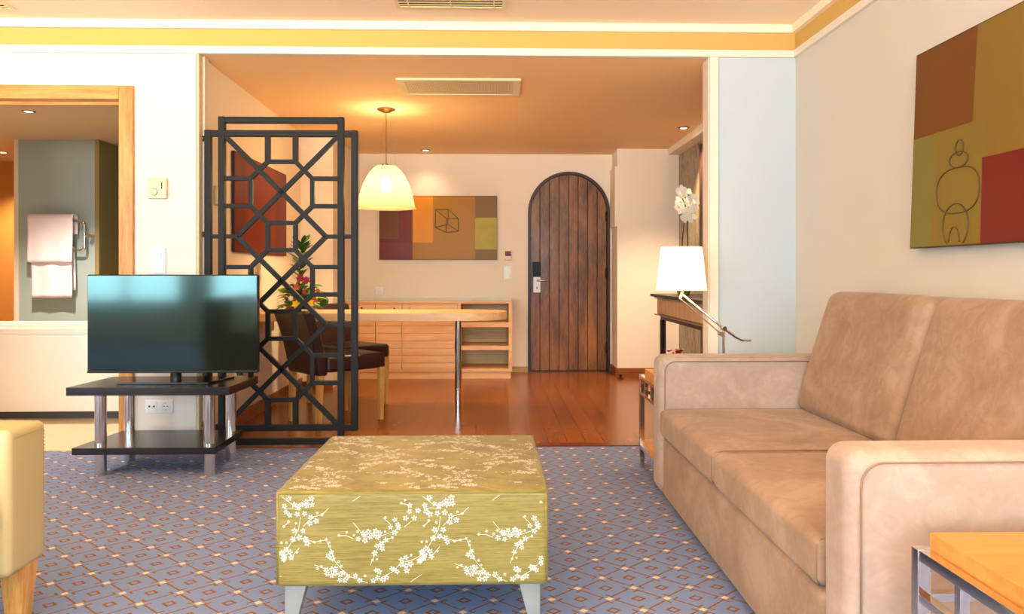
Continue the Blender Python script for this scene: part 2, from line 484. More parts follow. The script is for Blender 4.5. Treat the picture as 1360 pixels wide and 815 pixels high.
# ================================================================= THE SETTING
XR = 1.825; XL = -6.4; YB = -3.0; YW = 4.5; ZC = 2.535
OX0, OX1, OZ = -1.75, 1.30, 2.343          # opening to the hall
BX0, BX1, BZ = -3.30, -2.195, 2.072        # bathroom doorway (clear)
struct(bx(XL, XR, YB, 4.54, -0.06, 0.0).build('floor', 'carpet'))
struct(bx(OX0, 2.6, 4.62, 7.95, -0.06, 0.002).build('floor_hall', 'parquet'))
struct(bx(OX0, OX1, 4.54, 4.62, -0.06, 0.006).build('trim_threshold', 'threshold'))
struct(bx(-6.0, OX0-0.12, 4.54, 9.2, -0.06, 0.0).build('floor_bathroom', 'tile'))
struct(bx(XL, XR, YB, 4.62, ZC, ZC+0.1).build('ceiling', 'ceiling'))
# far wall of the living room with two openings
w = MB()
w.box(XL, BX0-0.02, YW, YW+0.12, 0, ZC); w.box(BX0-0.02, BX1+0.02, YW, YW+0.12, BZ+0.02, ZC)
w.box(BX1+0.02, OX0, YW, YW+0.12, 0, ZC); w.box(OX0, OX1, YW, YW+0.02, OZ, ZC)
struct(w.build('wall_back', 'wall'))
struct(bx(OX1, XR, YW, YW+0.12, 0, ZC).build('wall_back', 'wall_pale'))
struct(bx(XR, XR+0.12, YB, YW+0.12, 0, ZC).build('wall_right', 'wall_right'))
struct(bx(XL-0.12, XL, YB, YW+0.12, 0, ZC).build('wall_left', 'wall'))
# window wall behind the photographer
w = MB(); e = [XL]+[q for p in WINS for q in p]+[XR]
for i in range(0, len(e), 2): w.box(e[i], e[i+1], YB-0.12, YB, 0, ZC)
for a, b in WINS: w.box(a, b, YB-0.12, YB, 0, WZ0); w.box(a, b, YB-0.12, YB, 2.27, ZC)
struct(w.build('wall_front', 'wall'))
for i, (a, b) in enumerate(WINS):
    f = MB()
    for x0, x1, z0, z1 in ((a, a+.05, WZ0, 2.27), (b-.05, b, WZ0, 2.27), (a+.05, b-.05, WZ0, WZ0+.06), (a+.05, b-.05, 2.21, 2.27), ((a+b)/2-.03, (a+b)/2+.03, WZ0+.06, 2.21)):
        f.box(x0, x1, YB-.09, YB-.03, z0, z1)
    fo = struct(f.build('window_%d' % (i+1), 'trim'))
    bx(a+.05, b-.05, YB-.065, YB-.06, WZ0+.06, 2.21).build('pane', 'pane', fo)
# frieze rails: lower white rail, yellow band, upper white moulding
for nm, z0, z1, d, mt in (('trim_lower_rail', OZ, 2.385, .022, 'trim'), ('trim_yellow_frieze', 2.385, 2.487, .006, 'yellow'), ('trim_crown', 2.487, ZC, .035, 'ceiling')):
    struct(bx(XL, XR-d, YW-d, YW, z0, z1).build(nm, mt)); struct(bx(XR-d, XR, YB, YW, z0, z1).build(nm, mt))
# flat casing round the wide opening
struct(bx(OX0-.052, OX0, YW-.014, YW, 0, OZ).build('trim_casing', 'trim'))
struct(bx(OX1, OX1+.05, YW-.014, YW, 0, OZ).build('trim_casing', 'trim'))
struct(bx(OX0, OX0+.012, YW-.006, YW+.045, 0, OZ).build('trim_jamb', 'beige_trim'))
struct(bx(OX0, OX0+.022, YW+.055, YW+.12, 0, OZ).build('trim_jamb', 'trim'))
struct(bx(OX1-.006, OX1, YW, YW+.12, 0, OZ).build('trim_jamb', 'trim'))

# hall
struct(bx(OX0-.12, OX0, YW+.12, 6.9, 0, 2.36).build('wall_hall_left', 'hall_wall'))
struct(bx(OX0-.12, -1.46, 6.9, 7.95, 0, 2.36).build('wall_hall_pier', 'hall_wall'))
DC, DR, DS = 0.801, 0.435, 1.683           # arched door centre, radius, springing
arch = [(DC-DR, 0)]+[(DC-DR*math.cos(a), DS+DR*math.sin(a)) for a in seq(0, PI, 32)]+[(DC+DR, 0)]
pts = [(-1.46, 0)]+arch+[(2.0, 0), (2.0, 2.36), (-1.46, 2.36)]
struct(MB().prism(pts, lambda p, q, t: (p, t, q), 7.95, 8.07).build('wall_hall_far', 'hall_wall'))
struct(bx(1.256, 2.0, 7.6, 7.95, 0, 2.36).build('wall_hall_corner', 'hall_wall'))
struct(bx(1.236, 1.256, 7.62, 7.95, 1.52, 2.13).build('trim_panel', 'hall_wall'))
struct(bx(1.885, 2.0, YW+.12, 7.6, 0, 2.36).build('wall_hall_right', 'wallpaper'))
struct(bx(OX1, 2.0, YW+.06, YW+.13, 0, 2.36).build('wall_hall_return', 'hall_wall'))
struct(bx(1.775, 1.885, YW+.12, 7.6, 2.245, 2.36).build('trim_beam', 'hall_wall'))
def hz(y): return 2.346+(2.300-2.346)*(y-4.52)/(7.95-4.52)     # the hall ceiling drops a little towards the door
c_ = MB()
c_.prism([(4.52, hz(4.52)), (7.95, hz(7.95)), (7.95, 2.42), (4.52, 2.42)], lambda p, q, t: (t, p, q), OX0, 2.0)
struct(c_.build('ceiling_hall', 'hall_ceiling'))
struct(bx(OX0, OX0+.015, YW+.12, 6.9, 0, .095).build('baseboard_hall_left', 'skirting'))
struct(bx(OX0, -1.46, 6.885, 6.9, 0, .06).build('baseboard_hall_pier', 'skirting'))
struct(bx(-1.46, DC-DR, 7.935, 7.95, 0, .06).build('baseboard_hall_far', 'oak_skirting'))
struct(bx(1.256, 1.885, 7.585, 7.6, 0, .085).build('baseboard_hall_corner', 'skirting'))
struct(bx(1.241, 1.256, 7.6, 7.95, 0, .085).build('baseboard_hall_corner', 'skirting'))

# arched plank door
d = thing('door_1', 'arched dark wooden plank door at the end of the hall', 'door', (DC, 7.95, 0)); d['kind'] = 'structure'
leaf = MB(); r = DR-.028; npl = 8; pw = 2*r/npl
for i in range(npl):
    x0, x1 = -r+i*pw+.003, -r+(i+1)*pw-.003
    top = [(x, math.sqrt(max(r*r-x*x, 0))) for x in seq(x0, x1, 6)]
    leaf.prism([(DC+x0, .012), (DC+x1, .012)]+[(DC+x, DS+z) for x, z in top[::-1]], lambda p, q, t: (p, t, q), 7.985, 8.03)
leaf.build('door_leaf', 'door_wood', d, bevel=.004)
bp = [(DC-r, .012)]+[(DC-r*math.cos(a), DS+r*math.sin(a)) for a in seq(0, PI, 24)]+[(DC+r, .012)]
MB().prism(bp, lambda p, q, t: (p, t, q), 8.005, 8.02).build('door_backing', 'door_edge', d)
o_ = [(DC-DR, 0)]+[(DC-DR*math.cos(a), DS+DR*math.sin(a)) for a in seq(0, PI, 32)]+[(DC+DR, 0)]
i_ = [(DC-r, 0)]+[(DC-r*math.cos(a), DS+r*math.sin(a)) for a in seq(0, PI, 32)]+[(DC+r, 0)]
fr = MB()
for k in range(len(o_)-1):
    fr.prism([o_[k], o_[k+1], i_[k+1], i_[k]], lambda p, q, t: (p, t, q), 7.935, 8.04)
fr.build('door_frame', 'door_edge', d)
h = onY(713, 379, 7.98)
MB().rbox(h.x-.038, h.x+.038, 7.972, 7.987, h.z-.075, h.z+.09, .005, n=2, m=1).build('lock_plate', 'white_plastic', d)
MB().rbox(h.x-.045, h.x+.035, 7.955, 7.987, h.z+.10, h.z+.25, .006, n=2, m=1).build('card_lock', 'lockglass', d)
MB().tube([(h.x+.005, 7.975, h.z+.055), (h.x+.005, 7.925, h.z+.055), (h.x+.02, 7.915, h.z+.055), (h.x+.115, 7.915, h.z+.055)], .010, 10).build('door_handle', 'steel', d, smooth=True)
bx(h.x-.004, h.x+.004, 7.968, 7.973, h.z-.04, h.z-.01).build('keyhole', 'dark_hole', d)
for z in (.25, 1.05, 1.65):
    MB().tube([(DC+r-.006, 7.972, z-.05), (DC+r-.006, 7.972, z+.05)], .011, 8).build('hinge', 'door_edge', d, smooth=True)
struct(bx(DC-DR, DC+DR, 7.95, 8.07, -.02, .012).build('trim_doorsill', 'door_edge'))

# bathroom shell
struct(bx(-6.0, OX0-.12, YW+.12, 9.2, 2.285, 2.36).build('ceiling_bathroom', 'bath_ceiling'))
struct(bx(-4.40, -3.70, 7.1, 7.2, 0, 2.285).build('wall_bathroom_middle', 'grey_wall'))
struct(bx(-4.44, -4.40, 7.09, 7.21, 0, 2.285).build('trim_bathroom', 'trim'))
struct(bx(-3.70, -3.66, 7.09, 8.4, 0, 2.285).build('trim_bathroom', 'bath_olive'))
struct(bx(-6.0, -3.66, 8.5, 8.6, 0, 2.285).build('wall_bathroom_far', 'bath_orange'))
struct(bx(-3.66, -2.0, 8.4, 8.5, 0, 2.285).build('wall_bathroom_far', 'bath_dark'))
struct(bx(-2.0, -1.87, YW+.12, 9.2, 0, 2.285).build('wall_bathroom_right', 'grey_wall'))
struct(bx(-6.1, -6.0, YW+.12, 9.2, 0, 2.285).build('wall_bathroom_left', 'bath_orange'))
struct(bx(-3.66, -3.30, 7.5, 7.54, 1.62, 2.285).build('wall_bathroom_niche', 'bath_dark'))
struct(bx(-3.66, -3.45, 7.5, 7.9, 1.55, 1.62).build('trim_bathroom_shelf', 'oak_frame'))
struct(bx(-3.66, -3.48, 8.0, 8.04, 0, 1.55).build('trim_bathroom_shelf', 'oak_frame'))

# oak door frame round the bathroom doorway
fx = .078
struct(bx(BX1-.005, BX1+fx, YW-.022, YW+.14, 0, BZ+fx).build('trim_doorframe', 'oak_frame', bevel=.003))
struct(bx(BX0-fx, BX1-.005, YW-.0225, YW+.14, BZ-.002, BZ+fx+.0005).build('trim_doorframe', 'oak_frame_h', bevel=.003))
struct(bx(BX0-fx, BX0, YW-.022, YW+.14, 0, BZ).build('trim_doorframe', 'oak_frame', bevel=.003))
struct(bx(BX0, BX1, YW+.0, YW+.04, -.02, .008).build('trim_doorsill', 'beige_trim'))
struct(bx(BX0, BX1, YW+.06, YW+.1, BZ-.02, BZ-.002).build('trim_doorstop', 'oak_frame_h'))

# ================================================================= SOFA
sf = thing('sofa', 'large tan suede two-seat sofa with square arms against the right wall', 'sofa', (1.3, 2.62, 0))
SX = .77
def arm(y0, y1):
    a = MB().rbox(SX-.0, 1.80, y0, y1, .02, .662, .045, (0.0, .006, .0), n=5, m=8).build('armrest', 'suede', sf, smooth=True)
    for yy in (y0+.020, y1-.020):
        rr = .045; k = [(SX+.035, yy, .05), (SX+.035, yy, .60)]
        outer = y0-.0035 if yy < (y0+y1)/2 else y1+.0035
        path = [(SX+.022, outer, .05), (SX+.022, outer, .662-.022-.06)]
        for t_ in seq(PI, PI/2, 6)[1:]: path.append((SX+.022+.05+.05*math.cos(t_), outer, .662-.022-.05+.05*math.sin(t_)))
        path.append((1.76, outer, .64))
        MB().tube(path, .0022, 6).build('seam', 'suede_seam', a, smooth=True)
    return a
arm(1.605, 1.760); arm(3.462, 3.632)
MB().rbox(SX+.010, 1.70, 1.768, 3.454, .02, .292, .028, (.004, 0, 0), n=4, m=6).build('base', 'suede_worn_shaded', sf, smooth=True)
MB().rbox(1.60, 1.805, 1.70, 3.52, .03, .955, .035, n=4, m=4).build('back_frame', 'suede_worn_shaded', sf, smooth=True)
for y0, y1 in ((1.766, 2.610), (2.628, 3.456)):
    sc_ = MB().rbox(SX-.004, 1.48, y0, y1, .302, .422, .024, (.004, 0, .016), n=5, m=8).build('seat_cushion', 'suede_worn_shaded', sf, smooth=True)
    for yy in (y0+.010, y1-.010):
        MB().tube([(1.40, yy, .4215), (SX+.045, yy, .4215), (SX+.012, yy, .416), (SX+.001, yy, .40), (SX-.001, yy, .325), (SX+.006, yy, .308)], .0024, 6).build('seam', 'suede_seam', sc_, smooth=True)
    for zz in (.405, .318):
        MB().tube([(SX+.06, y0+.012, zz+.003), (SX+.004, y0+.03, zz), (SX-.0005, (y0+y1)/2, zz), (SX+.004, y1-.03, zz), (SX+.06, y1-.012, zz+.003)], .0022, 6).build('seam', 'suede_seam', sc_, smooth=True)
def lean(P):
    t_ = (P.z-.45)/.50
    return Vector((P.x+.155*t_, P.y, P.z-.10*(P.x-1.40)*1.0))
for y0, y1 in ((1.768, 2.614), (2.624, 3.454)):
    MB().rbox(1.395, 1.60, y0, y1, .43, .965, .042, (.022, 0, .006), n=5, m=8, fn=lean).build('back_cushion', 'suede_worn_shaded', sf, smooth=True)
for y in (1.68, 3.55):
    for x in (.84, 1.7):
        MB().lathe([(0, 0), (.025, 0), (.025, .025), (0, .025)], (x, y, 0), 12).build('foot', 'black_lam', sf)

# ================================================================= OTTOMAN with blossom cloth
ot = thing('ottoman', 'square olive gold ottoman with white cherry blossom pattern on silver legs', 'ottoman', (-.235, 2.56, 0))
ax0, ax1, ay0, ay1, az0, az1 = -.628, .160, 2.183, 2.935, .142, .42
up = MB().rbox(ax0, ax1, ay0, ay1, az0, az1, .017, (.004, .003, .004), n=4, m=10)
# blossom tile, drawn in units of 1/0.19627 photo pixel on a tile 941 wide
big = [(95,75),(65,125),(75,165),(100,185),(150,180),(200,175),(130,115),(160,130),(180,115),(210,95),(245,75),(250,115),(195,70),(215,120),(240,200),(235,240),(278,225),
 (133,290),(190,290),(165,335),(122,348),(205,345),(218,375),(75,415),(45,440),(65,460),(60,485),(35,495),(100,435),(110,470),
 (380,435),(358,460),(385,475),(345,555),(350,580),(385,550),(408,545),(380,592),(405,577),(460,575),(440,585),(490,600),(470,625),(435,625),(480,640),(540,595),(570,628),
 (600,640),(635,645),(660,630),(585,668),(625,675),(655,665),(690,610),(700,570),(680,560),(725,625),(750,610),(690,640),(700,690),(740,690),(800,665),(830,655),(850,662),(872,655),(880,680),(820,685),(850,690),
 (785,550),(820,570),(800,555),(850,490),(880,475),(850,525),(885,565),(910,520),(880,530),(970,500),(990,440),(1000,470),
 (560,348),(600,322),(590,310),(628,300),(605,358),(640,335),(675,295),(660,320),(705,310),(690,335),(775,270),(805,305),(805,220),(825,255),(830,275),
 (745,355),(715,380),(685,395),(720,415),(670,445),(905,125),(903,165),(878,210),(935,210),(960,160),(400,698),(430,712),(575,62),(597,62)]
small = [(265,368),(306,360),(344,350),(367,370),(367,395),(150,435),(45,370),(78,370),(428,500),(445,530),(312,530),(285,545),(605,597),(770,690),(915,460),(740,300),(788,340),(742,205),(685,485),(655,490),
 (873,90),(848,110),(365,670),(440,670),(285,170),(318,182),(60,262),(92,228),(143,240),(430,322),(482,302),(530,322),(555,298),(797,58),(755,55)]
twigs = [[(50,65),(110,110),(165,135)],[(60,145),(120,142),(170,152)],[(172,200),(158,285),(92,400),(40,480)],[(190,262),(250,200),(318,182),(360,140)],[(60,262),(100,225)],
 [(205,345),(265,368),(345,352),(368,400),(385,450),(405,500),(455,560),(500,600),(570,625),(640,655),(700,685)],[(420,325),(480,325),(525,345)],[(525,238),(572,295)],[(600,330),(720,325),(800,300),(845,255)],
 [(725,205),(775,250)],[(868,270),(915,232)],[(790,340),(745,355),(700,400),(670,450),(640,525)],[(700,620),(790,570),(850,510),(930,490),(1000,450)],[(880,665),(940,620),(985,592)],[(265,520),(330,545)],[(520,95),(570,62)],
 [(850,110),(903,125)],[(110,470),(165,405)]]
rnd = random.Random(5)
K = .19627*.00218
def blossoms(mb, place, W_, H_, shiftx, shifty, flip=False):
    """place(a, b, h) gives the point on a face at a across, b down, h above it (metres)"""
    tw, th = 941*K, 668*K
    def inside(a, b, m): return m < a < W_-m and m < b < H_-m
    for ti in range(-2, 4):
        for tj in range(-2, 5):
            ox = ti*tw+shiftx+(tj % 2)*tw*.37*(1 if flip else 0); oy = tj*th+shifty
            for lst, R in ((big, 20*K), (small, 10*K)):
                for (x, y) in lst:
                    a, b = ox+x*K, oy+(y-52)*K
                    rr = R*rnd.uniform(.88, 1.12)
                    if not inside(a, b, rr*.75+.002): continue
                    ph = rnd.uniform(0, 6.28); mb.mi = 1
                    hh = .0006+.0003*rnd.random()
                    def cl(p): return (min(max(p[0], .002), W_-.002), min(max(p[1], .002), H_-.002))
                    for i in range(5):
                        an = ph+i*2*PI/5; ca, sa = math.cos(an), math.sin(an); pc_ = (a+rr*.60*ca, b+rr*.60*sa); pp = []
                        for k in range(8):
                            q1, q2 = rr*.40*math.cos(k*PI/4), rr*.275*math.sin(k*PI/4)
                            pp.append(cl((pc_[0]+q1*ca-q2*sa, pc_[1]+q1*sa+q2*ca)))
                        mb.poly([place(p[0], p[1], hh) for p in pp])
            mb.mi = 1
            for tw_ in twigs:
                for (p, q) in zip(tw_, tw_[1:]):
                    for s_ in range(4):
                        pa = (p[0]+(q[0]-p[0])*s_/4, p[1]+(q[1]-p[1])*s_/4); pb = (p[0]+(q[0]-p[0])*(s_+1)/4, p[1]+(q[1]-p[1])*(s_+1)/4)
                        A = (ox+pa[0]*K, oy+(pa[1]-52)*K); B = (ox+pb[0]*K, oy+(pb[1]-52)*K)
                        if not (inside(*A, .003) and inside(*B, .003)): continue
                        dx, dy = B[0]-A[0], B[1]-A[1]; L = math.hypot(dx, dy); nx, ny = -dy/L*.0007, dx/L*.0007
                        mb.poly([place(A[0]+nx, A[1]+ny, .0005), place(B[0]+nx, B[1]+ny, .0005), place(B[0]-nx, B[1]-ny, .0005), place(A[0]-nx, A[1]-ny, .0005)])
    mb.mi = 0
LX, LY, LZ = ax1-ax0, ay1-ay0, az1-az0
def puffy(c, amp, u, v): return amp*max(0, 1-u**4)*max(0, 1-v**4)
def P_front(a, b, h): u = 2*a/LX-1; v = 1-2*b/LZ; return (ax0+a, ay0-h-puffy(0, .003, u, v), az1-b)
def P_top(a, b, h): u = 2*a/LX-1; v = 2*b/LY-1; return (ax0+a, ay0+b, az1+h+puffy(0, .004, u, v))
def P_right(a, b, h): u = 2*a/LY-1; v = 1-2*b/LZ; return (ax1+h+puffy(0, .004, u, v), ay0+a, az1-b)
def P_left(a, b, h): u = 2*a/LY-1; v = 1-2*b/LZ; return (ax0-h-puffy(0, .004, u, v), ay0+a, az1-b)
M_ = .010
def clip(fn, W_, H_): return lambda a, b, h: fn(a, b, h)
body = up.build('upholstery', 'satin', ot, smooth=True)
fl = MB()
for fn, W_, H_, sx_, sy_, fp_ in ((P_front, LX, LZ, 0.0, 0.0, False), (P_top, LX, LY, .05, .06, True), (P_right, LY, LZ, -.05, 0, False), (P_left, LY, LZ, .1, 0, False)):
    def inner(a, b, h, fn=fn): return fn(a+M_, b+M_, h)
    blossoms(fl, inner, W_-2*M_, H_-2*M_, sx_-M_, sy_, fp_)
fb = fl.build('blossom_embroidery', 'satin', body, mat_extra=('blossom',))
sm = MB()
for (p, q) in (((ax0+.006, ay0+.004, az1-.006), (ax1-.006, ay0+.004, az1-.006)), ((ax0+.006, ay0+.004, az1-.006), (ax0+.006, ay1-.004, az1-.006)), ((ax1-.006, ay0+.004, az1-.006), (ax1-.006, ay1-.004, az1-.006)),
               ((ax0+.006, ay0+.004, az0+.01), (ax0+.006, ay0+.004, az1-.006)), ((ax1-.006, ay0+.004, az0+.01), (ax1-.006, ay0+.004, az1-.006))):
    sm.tube([p, q], .0042, 8)
sm.build('piping', 'satin', body, smooth=True)
for (x, sx_) in ((ax0+.022, 1), (ax1-.022, -1)):
    for (y, sy_) in ((ay0+.022, 1), (ay1-.022, -1)):
        lg = MB(); t0 = [(x, y), (x+sx_*.064, y), (x+sx_*.064, y+sy_*.064), (x, y+sy_*.064)]; b0 = [(x, y), (x+sx_*.026, y), (x+sx_*.026, y+sy_*.026), (x, y+sy_*.026)]
        lo = [lg.bm.verts.new((p[0], p[1], 0.0)) for p in b0]; hi = [lg.bm.verts.new((p[0], p[1], az0+.004)) for p in t0]
        lg._f(lo); lg._f(hi)
        for k in range(4): lg._f([lo[k], lo[(k+1) % 4], hi[(k+1) % 4], hi[k]])
        lg.build('leg', 'silver_leather', ot, bevel=.002)

# ================================================================= ARMCHAIR (its front corner enters the picture on the left)
ac = thing('armchair', 'cream leather armchair with oak legs, corner at the left edge of the picture', 'armchair', (-1.75, 1.86, 0))
ZT = .61
def topslope(P): return P
for y0, y1 in ((2.12, 2.298), (1.40, 1.578)):
    am = MB().rbox(-2.12, -1.343, y0, y1, .20, ZT, .02, (.003, .003, .003), n=4, m=6).build('armrest', 'cream_leather', ac, smooth=True)
    st = MB()
    for k in range(16):
        ya = y0+.018+(y1-y0-.036)*k/16; st.tube([(-1.3395, ya, ZT-.022), (-1.3395, ya+.006, ZT-.022)], .0012, 5)
    for k in range(34):
        za = .23+k*.0105; st.tube([(-1.3395, y1-.016, za), (-1.3395, y1-.016, za+.006)], .0012, 5)
    st.build('stitching', 'cream_thread', am)
MB().rbox(-2.05, -1.37, 1.567, 2.118, .20, .32, .03, n=3, m=3).build('seat_base', 'cream_leather', ac, smooth=True)
MB().rbox(-2.02, -1.36, 1.57, 2.115, .315, .44, .04, (.01, 0, .015), n=4, m=5).build('seat_cushion', 'cream_leather', ac, smooth=True)
MB().rbox(-2.24, -2.03, 1.41, 2.275, .22, .86, .05, (.01, 0, .0), n=4, m=5).build('backrest', 'cream_leather', ac, smooth=True)
for x, y, sg in ((-1.385, 2.235, 1), (-1.385, 1.48, 1), (-2.10, 2.20, -1), (-2.10, 1.48, -1)):
    lg = MB(); tp, bt = .036, .021
    hi = [lg.bm.verts.new((x+a*tp, y+b*tp, .206)) for a, b in ((-1, -1), (1, -1), (1, 1), (-1, 1))]
    lo = [lg.bm.verts.new((x-.002*sg+a*bt, y-.0+b*bt, 0)) for a, b in ((-1, -1), (1, -1), (1, 1), (-1, 1))]
    lg._f(lo); lg._f(hi)
    for k in range(4): lg._f([lo[k], lo[(k+1) % 4], hi[(k+1) % 4], hi[k]])
    lg.build('leg', 'oak_leg', ac, bevel=.003)

# ================================================================= TV STAND + TELEVISION
ts = thing('tv_stand', 'black two-tier television stand on four chrome tube legs', 'tv stand', (-1.72, 4.05, 0))
def slab(name, x0f, x1f, x0b, x1b, y0, y1, z0, z1):
    MB().prism([(x0f, y0), (x1f, y0), (x1b, y1), (x0b, y1)], lambda p, q, t: (p, q, t), z0, z1).build(name, 'black_lam', ts, bevel=.002)
slab('top_shelf', -2.165, -1.345, -2.13, -1.325, 3.87, 4.28, .426, .468)
slab('lower_shelf', -2.14, -1.42, -2.09, -1.42, 3.875, 4.31, .124, .16)
for x, y in ((-2.034, 3.955), (-1.472, 3.945), (-2.028, 4.255), (-1.468, 4.255)):
    MB().lathe([(0, 0), (.029, 0), (.029, .426), (0, .426)], (x, y, 0), 28).build('leg', 'chrome', ts, smooth='auto')
tv = thing('television', 'flat screen television on the black stand, screen dark and reflecting', 'television', (-1.705, 4.06, .468))
tx0, tx1, tz0, tz1 = -2.155, -1.255, .517, 1.04
cs = MB(); cs.rbox(tx0, tx1, 4.05, 4.085, tz0, tz1, .008, n=2, m=1); cs.rbox(tx0+.12, tx1-.12, 4.083, 4.115, tz0+.04, tz1-.12, .01, n=2, m=1)
cs.build('casing', 'black_gloss', tv, smooth='auto')
bx(tx0+.006, tx1-.006, 4.047, 4.0502, tz0+.018, tz1-.006).build('screen', 'screen', tv)
MB().rbox(tx0+.002, tx1-.002, 4.045, 4.052, tz0, tz0+.012, .003, n=2, m=1).build('lower_bezel', 'black_gloss', tv)
MB().prism([(-1.955, 3.96), (-1.485, 3.96), (-1.43, 4.2), (-1.945, 4.2)], lambda p, q, t: (p, q, t), .468, .479).build('base_plate', 'black_gloss', tv, bevel=.002)
MB().tube([(-1.70, 4.08, .477), (-1.70, 4.08, .56)], .028, 20).build('neck', 'black_gloss', tv, smooth='auto')
for x in (-1.46, -1.36, -1.54): bx(x-.012, x+.012, 4.06, 4.09, .500, .519).build('rear_cable_plug', 'black_iron', tv)

# ================================================================= LATTICE SCREEN
sc0 = onY(374.2, 372.7, 4.55); U = 4.55/1000*1.0078
cx_, cz_ = sc0.x, sc0.z
scr = thing('room_divider', 'tall black metal lattice screen hung in the left of the opening', 'screen', (cx_, 4.55, .0))
def P2(x, y): return (cx_+x*U, cz_-y*U)
def bar(mb, x0, y0, x1, y1, w, d=.030, yc=4.55):
    a = Vector(P2(x0, y0)); b = Vector(P2(x1, y1)); dr = (b-a).normalized(); n = Vector((-dr.y, dr.x))*w*U/2
    mb.prism([(a+n)[:], (b+n)[:], (b-n)[:], (a-n)[:]], lambda p, q, t: (p, t, q), yc-d/2, yc+d/2)
VT, VB = 180.5-372.7, 564.6-372.7; TT, TB = 163-372.7, 582.5-372.7
f1 = MB()
for x in (-95, 95): bar(f1, x, VT-4.2, x, VB+4.2, 8.4, .036)
for y in (VT, VB): bar(f1, -90.8, y, 90.8, y, 8.0, .0355)
f1.build('wide_frame', 'black_iron', scr, bevel=.002)
f2 = MB()
for x in (-77.2, 77.2): bar(f2, x, TT-4.2, x, TB+4.2, 8.0, .040)
for y in (TT, TB): bar(f2, -73.2, y, 73.2, y, 7.8, .0395)
f2.build('tall_frame', 'black_iron', scr, bevel=.002)
lt_ = MB(); bw = 5.6
for k in (-1, 0, 1):
    oy = k*115.6
    oc = [(-18, -40), (18, -40), (40, -18), (40, 18), (18, 40), (-18, 40), (-40, 18), (-40, -18)]
    for i in range(8):
        a, b = oc[i], oc[(i+1) % 8]; bar(lt_, a[0], a[1]+oy, b[0], b[1]+oy, bw, .026)
    for sx_ in (-1, 1):
        for sy_ in (-1, 1):
            ex = 57.8 if (k, sy_) not in ((-1, -1), (1, 1)) else 76
            bar(lt_, 0, oy, sx_*ex, oy+sy_*ex, bw+.6, .024)
            bar(lt_, sx_*40, oy+sy_*18, sx_*74, oy+sy_*18, bw, .0255)
    for x in (-18, 18):
        if k == -1: bar(lt_, x, -40+oy, x, VT, bw+1.2, .0265)
        if k == 1: bar(lt_, x, 40+oy, x, VB, bw+1.2, .0265)
        if k < 1: bar(lt_, x, 40+oy, x, 75.6+oy, bw, .0265)
for y in (-57.8, 57.8):
    for sx_ in (-1, 1): bar(lt_, sx_*57, y, sx_*92, y, bw-.4, .0255)
lt_.build('lattice', 'black_iron', scr, bevel=.0015)
for v in (184, 311, 563):
    p = onY(272, v, 4.55)
    MB().tube([(OX0+.020, 4.55, p.z), (cx_-95*U, 4.55, p.z)], .008, 10).tube([(OX0+.010, 4.55, p.z), (OX0+.022, 4.55, p.z)], .017, 14).tube([(OX0+.036, 4.55, p.z), (OX0+.042, 4.55, p.z)], .013, 14).build('wall_bracket', 'brass', scr, smooth='auto')
for x in (cx_-77*U, cx_+77*U): bx(x-.009, x+.009, 4.54, 4.56, .004, cz_-TB*U+.01).build('floor_foot', 'black_iron', scr)

# ================================================================= SIDE TABLES
def side_table(x0, x1, y0, y1, label):
    tb = thing('side_table', label, 'table', ((x0+x1)/2, (y0+y1)/2, 0), 'chrome and wood side tables beside the sofa')
    b = .026
    def st(nm, *a): bx(*a).build(nm, 'chrome', tb, bevel=.002)
    for x in (x0, x1-b):
        for y in (y0, y1-b): st('leg', x, x+b, y, y+b, 0, .50)
    fr = MB()
    for z0, z1 in ((.478, .4995), (.395, .412)):
        for x in (x0, x1-b): fr.box(x+.002, x+b-.002, y0+b, y1-b, z0, z1)
        for y in (y0, y1-b): fr.box(x0+b, x1-b, y+.002, y+b-.002, z0, z1)
    fr.build('rail', 'chrome', tb, bevel=.001)
    for x in (x0+.004, x1-b+.004):
        for y in ((y0*.68+y1*.32), (y0*.32+y1*.68)): bx(x, x+.018, y-.009, y+.009, .41, .48).build('short_post', 'chrome', tb, bevel=.001)
    bx(x0+.03, x1-.03, y0+.015, y1-.015, .494, .531).build('table_top', 'honey_top', tb, bevel=.002)
    bx(x0+.012, x1-.012, y0+.012, y1-.012, .125, .148).build('lower_shelf', 'honey_top', tb, bevel=.002)
    lr = MB()
    for x in (x0, x1-b): lr.box(x+.002, x+b-.002, y0+b, y1-b, .105, .125)
    for y in (y0, y1-b): lr.box(x0+b, x1-b, y+.002, y+b-.002, .105, .125)
    lr.build('lower_rail', 'chrome', tb, bevel=.001)
    return tb
side_table(.843, 1.45, 1.045, 1.50, 'wooden side table with chrome frame at the lower right, before the near sofa arm')
side_table(.790, 1.24, 3.655, 4.065, 'wooden side table with chrome frame behind the far sofa arm')
# bowl of red flowers on the far side table
rb = thing('flower_bowl', 'small bowl of red blossoms on the side table behind the far sofa arm', 'flower bowl', (.96, 3.86, .531))
MB().lathe([(0, 0), (.04, 0), (.02, .012), (.02, .045), (.05, .07), (.06, .095), (.055, .095), (.0, .06)], (.96, 3.86, .531), 20).build('bowl', 'black_gloss', rb, smooth=True)
rnd = random.Random(9)
for k in range(9):
    a = rnd.uniform(0, 6.28); q = rnd.uniform(0, .055); c0 = Vector((.955+q*math.cos(a), 3.86+q*math.sin(a), .635+rnd.uniform(-.012, .018)))
    m_ = MB()
    for i in range(5):
        th_ = i*2*PI/5+a; m_.poly([c0, c0+Vector((.018*math.cos(th_-.5), .018*math.sin(th_-.5), .008)), c0+Vector((.026*math.cos(th_), .026*math.sin(th_), .014)), c0+Vector((.018*math.cos(th_+.5), .018*math.sin(th_+.5), .008))])
    m_.build('blossom', 'petal_red', rb)

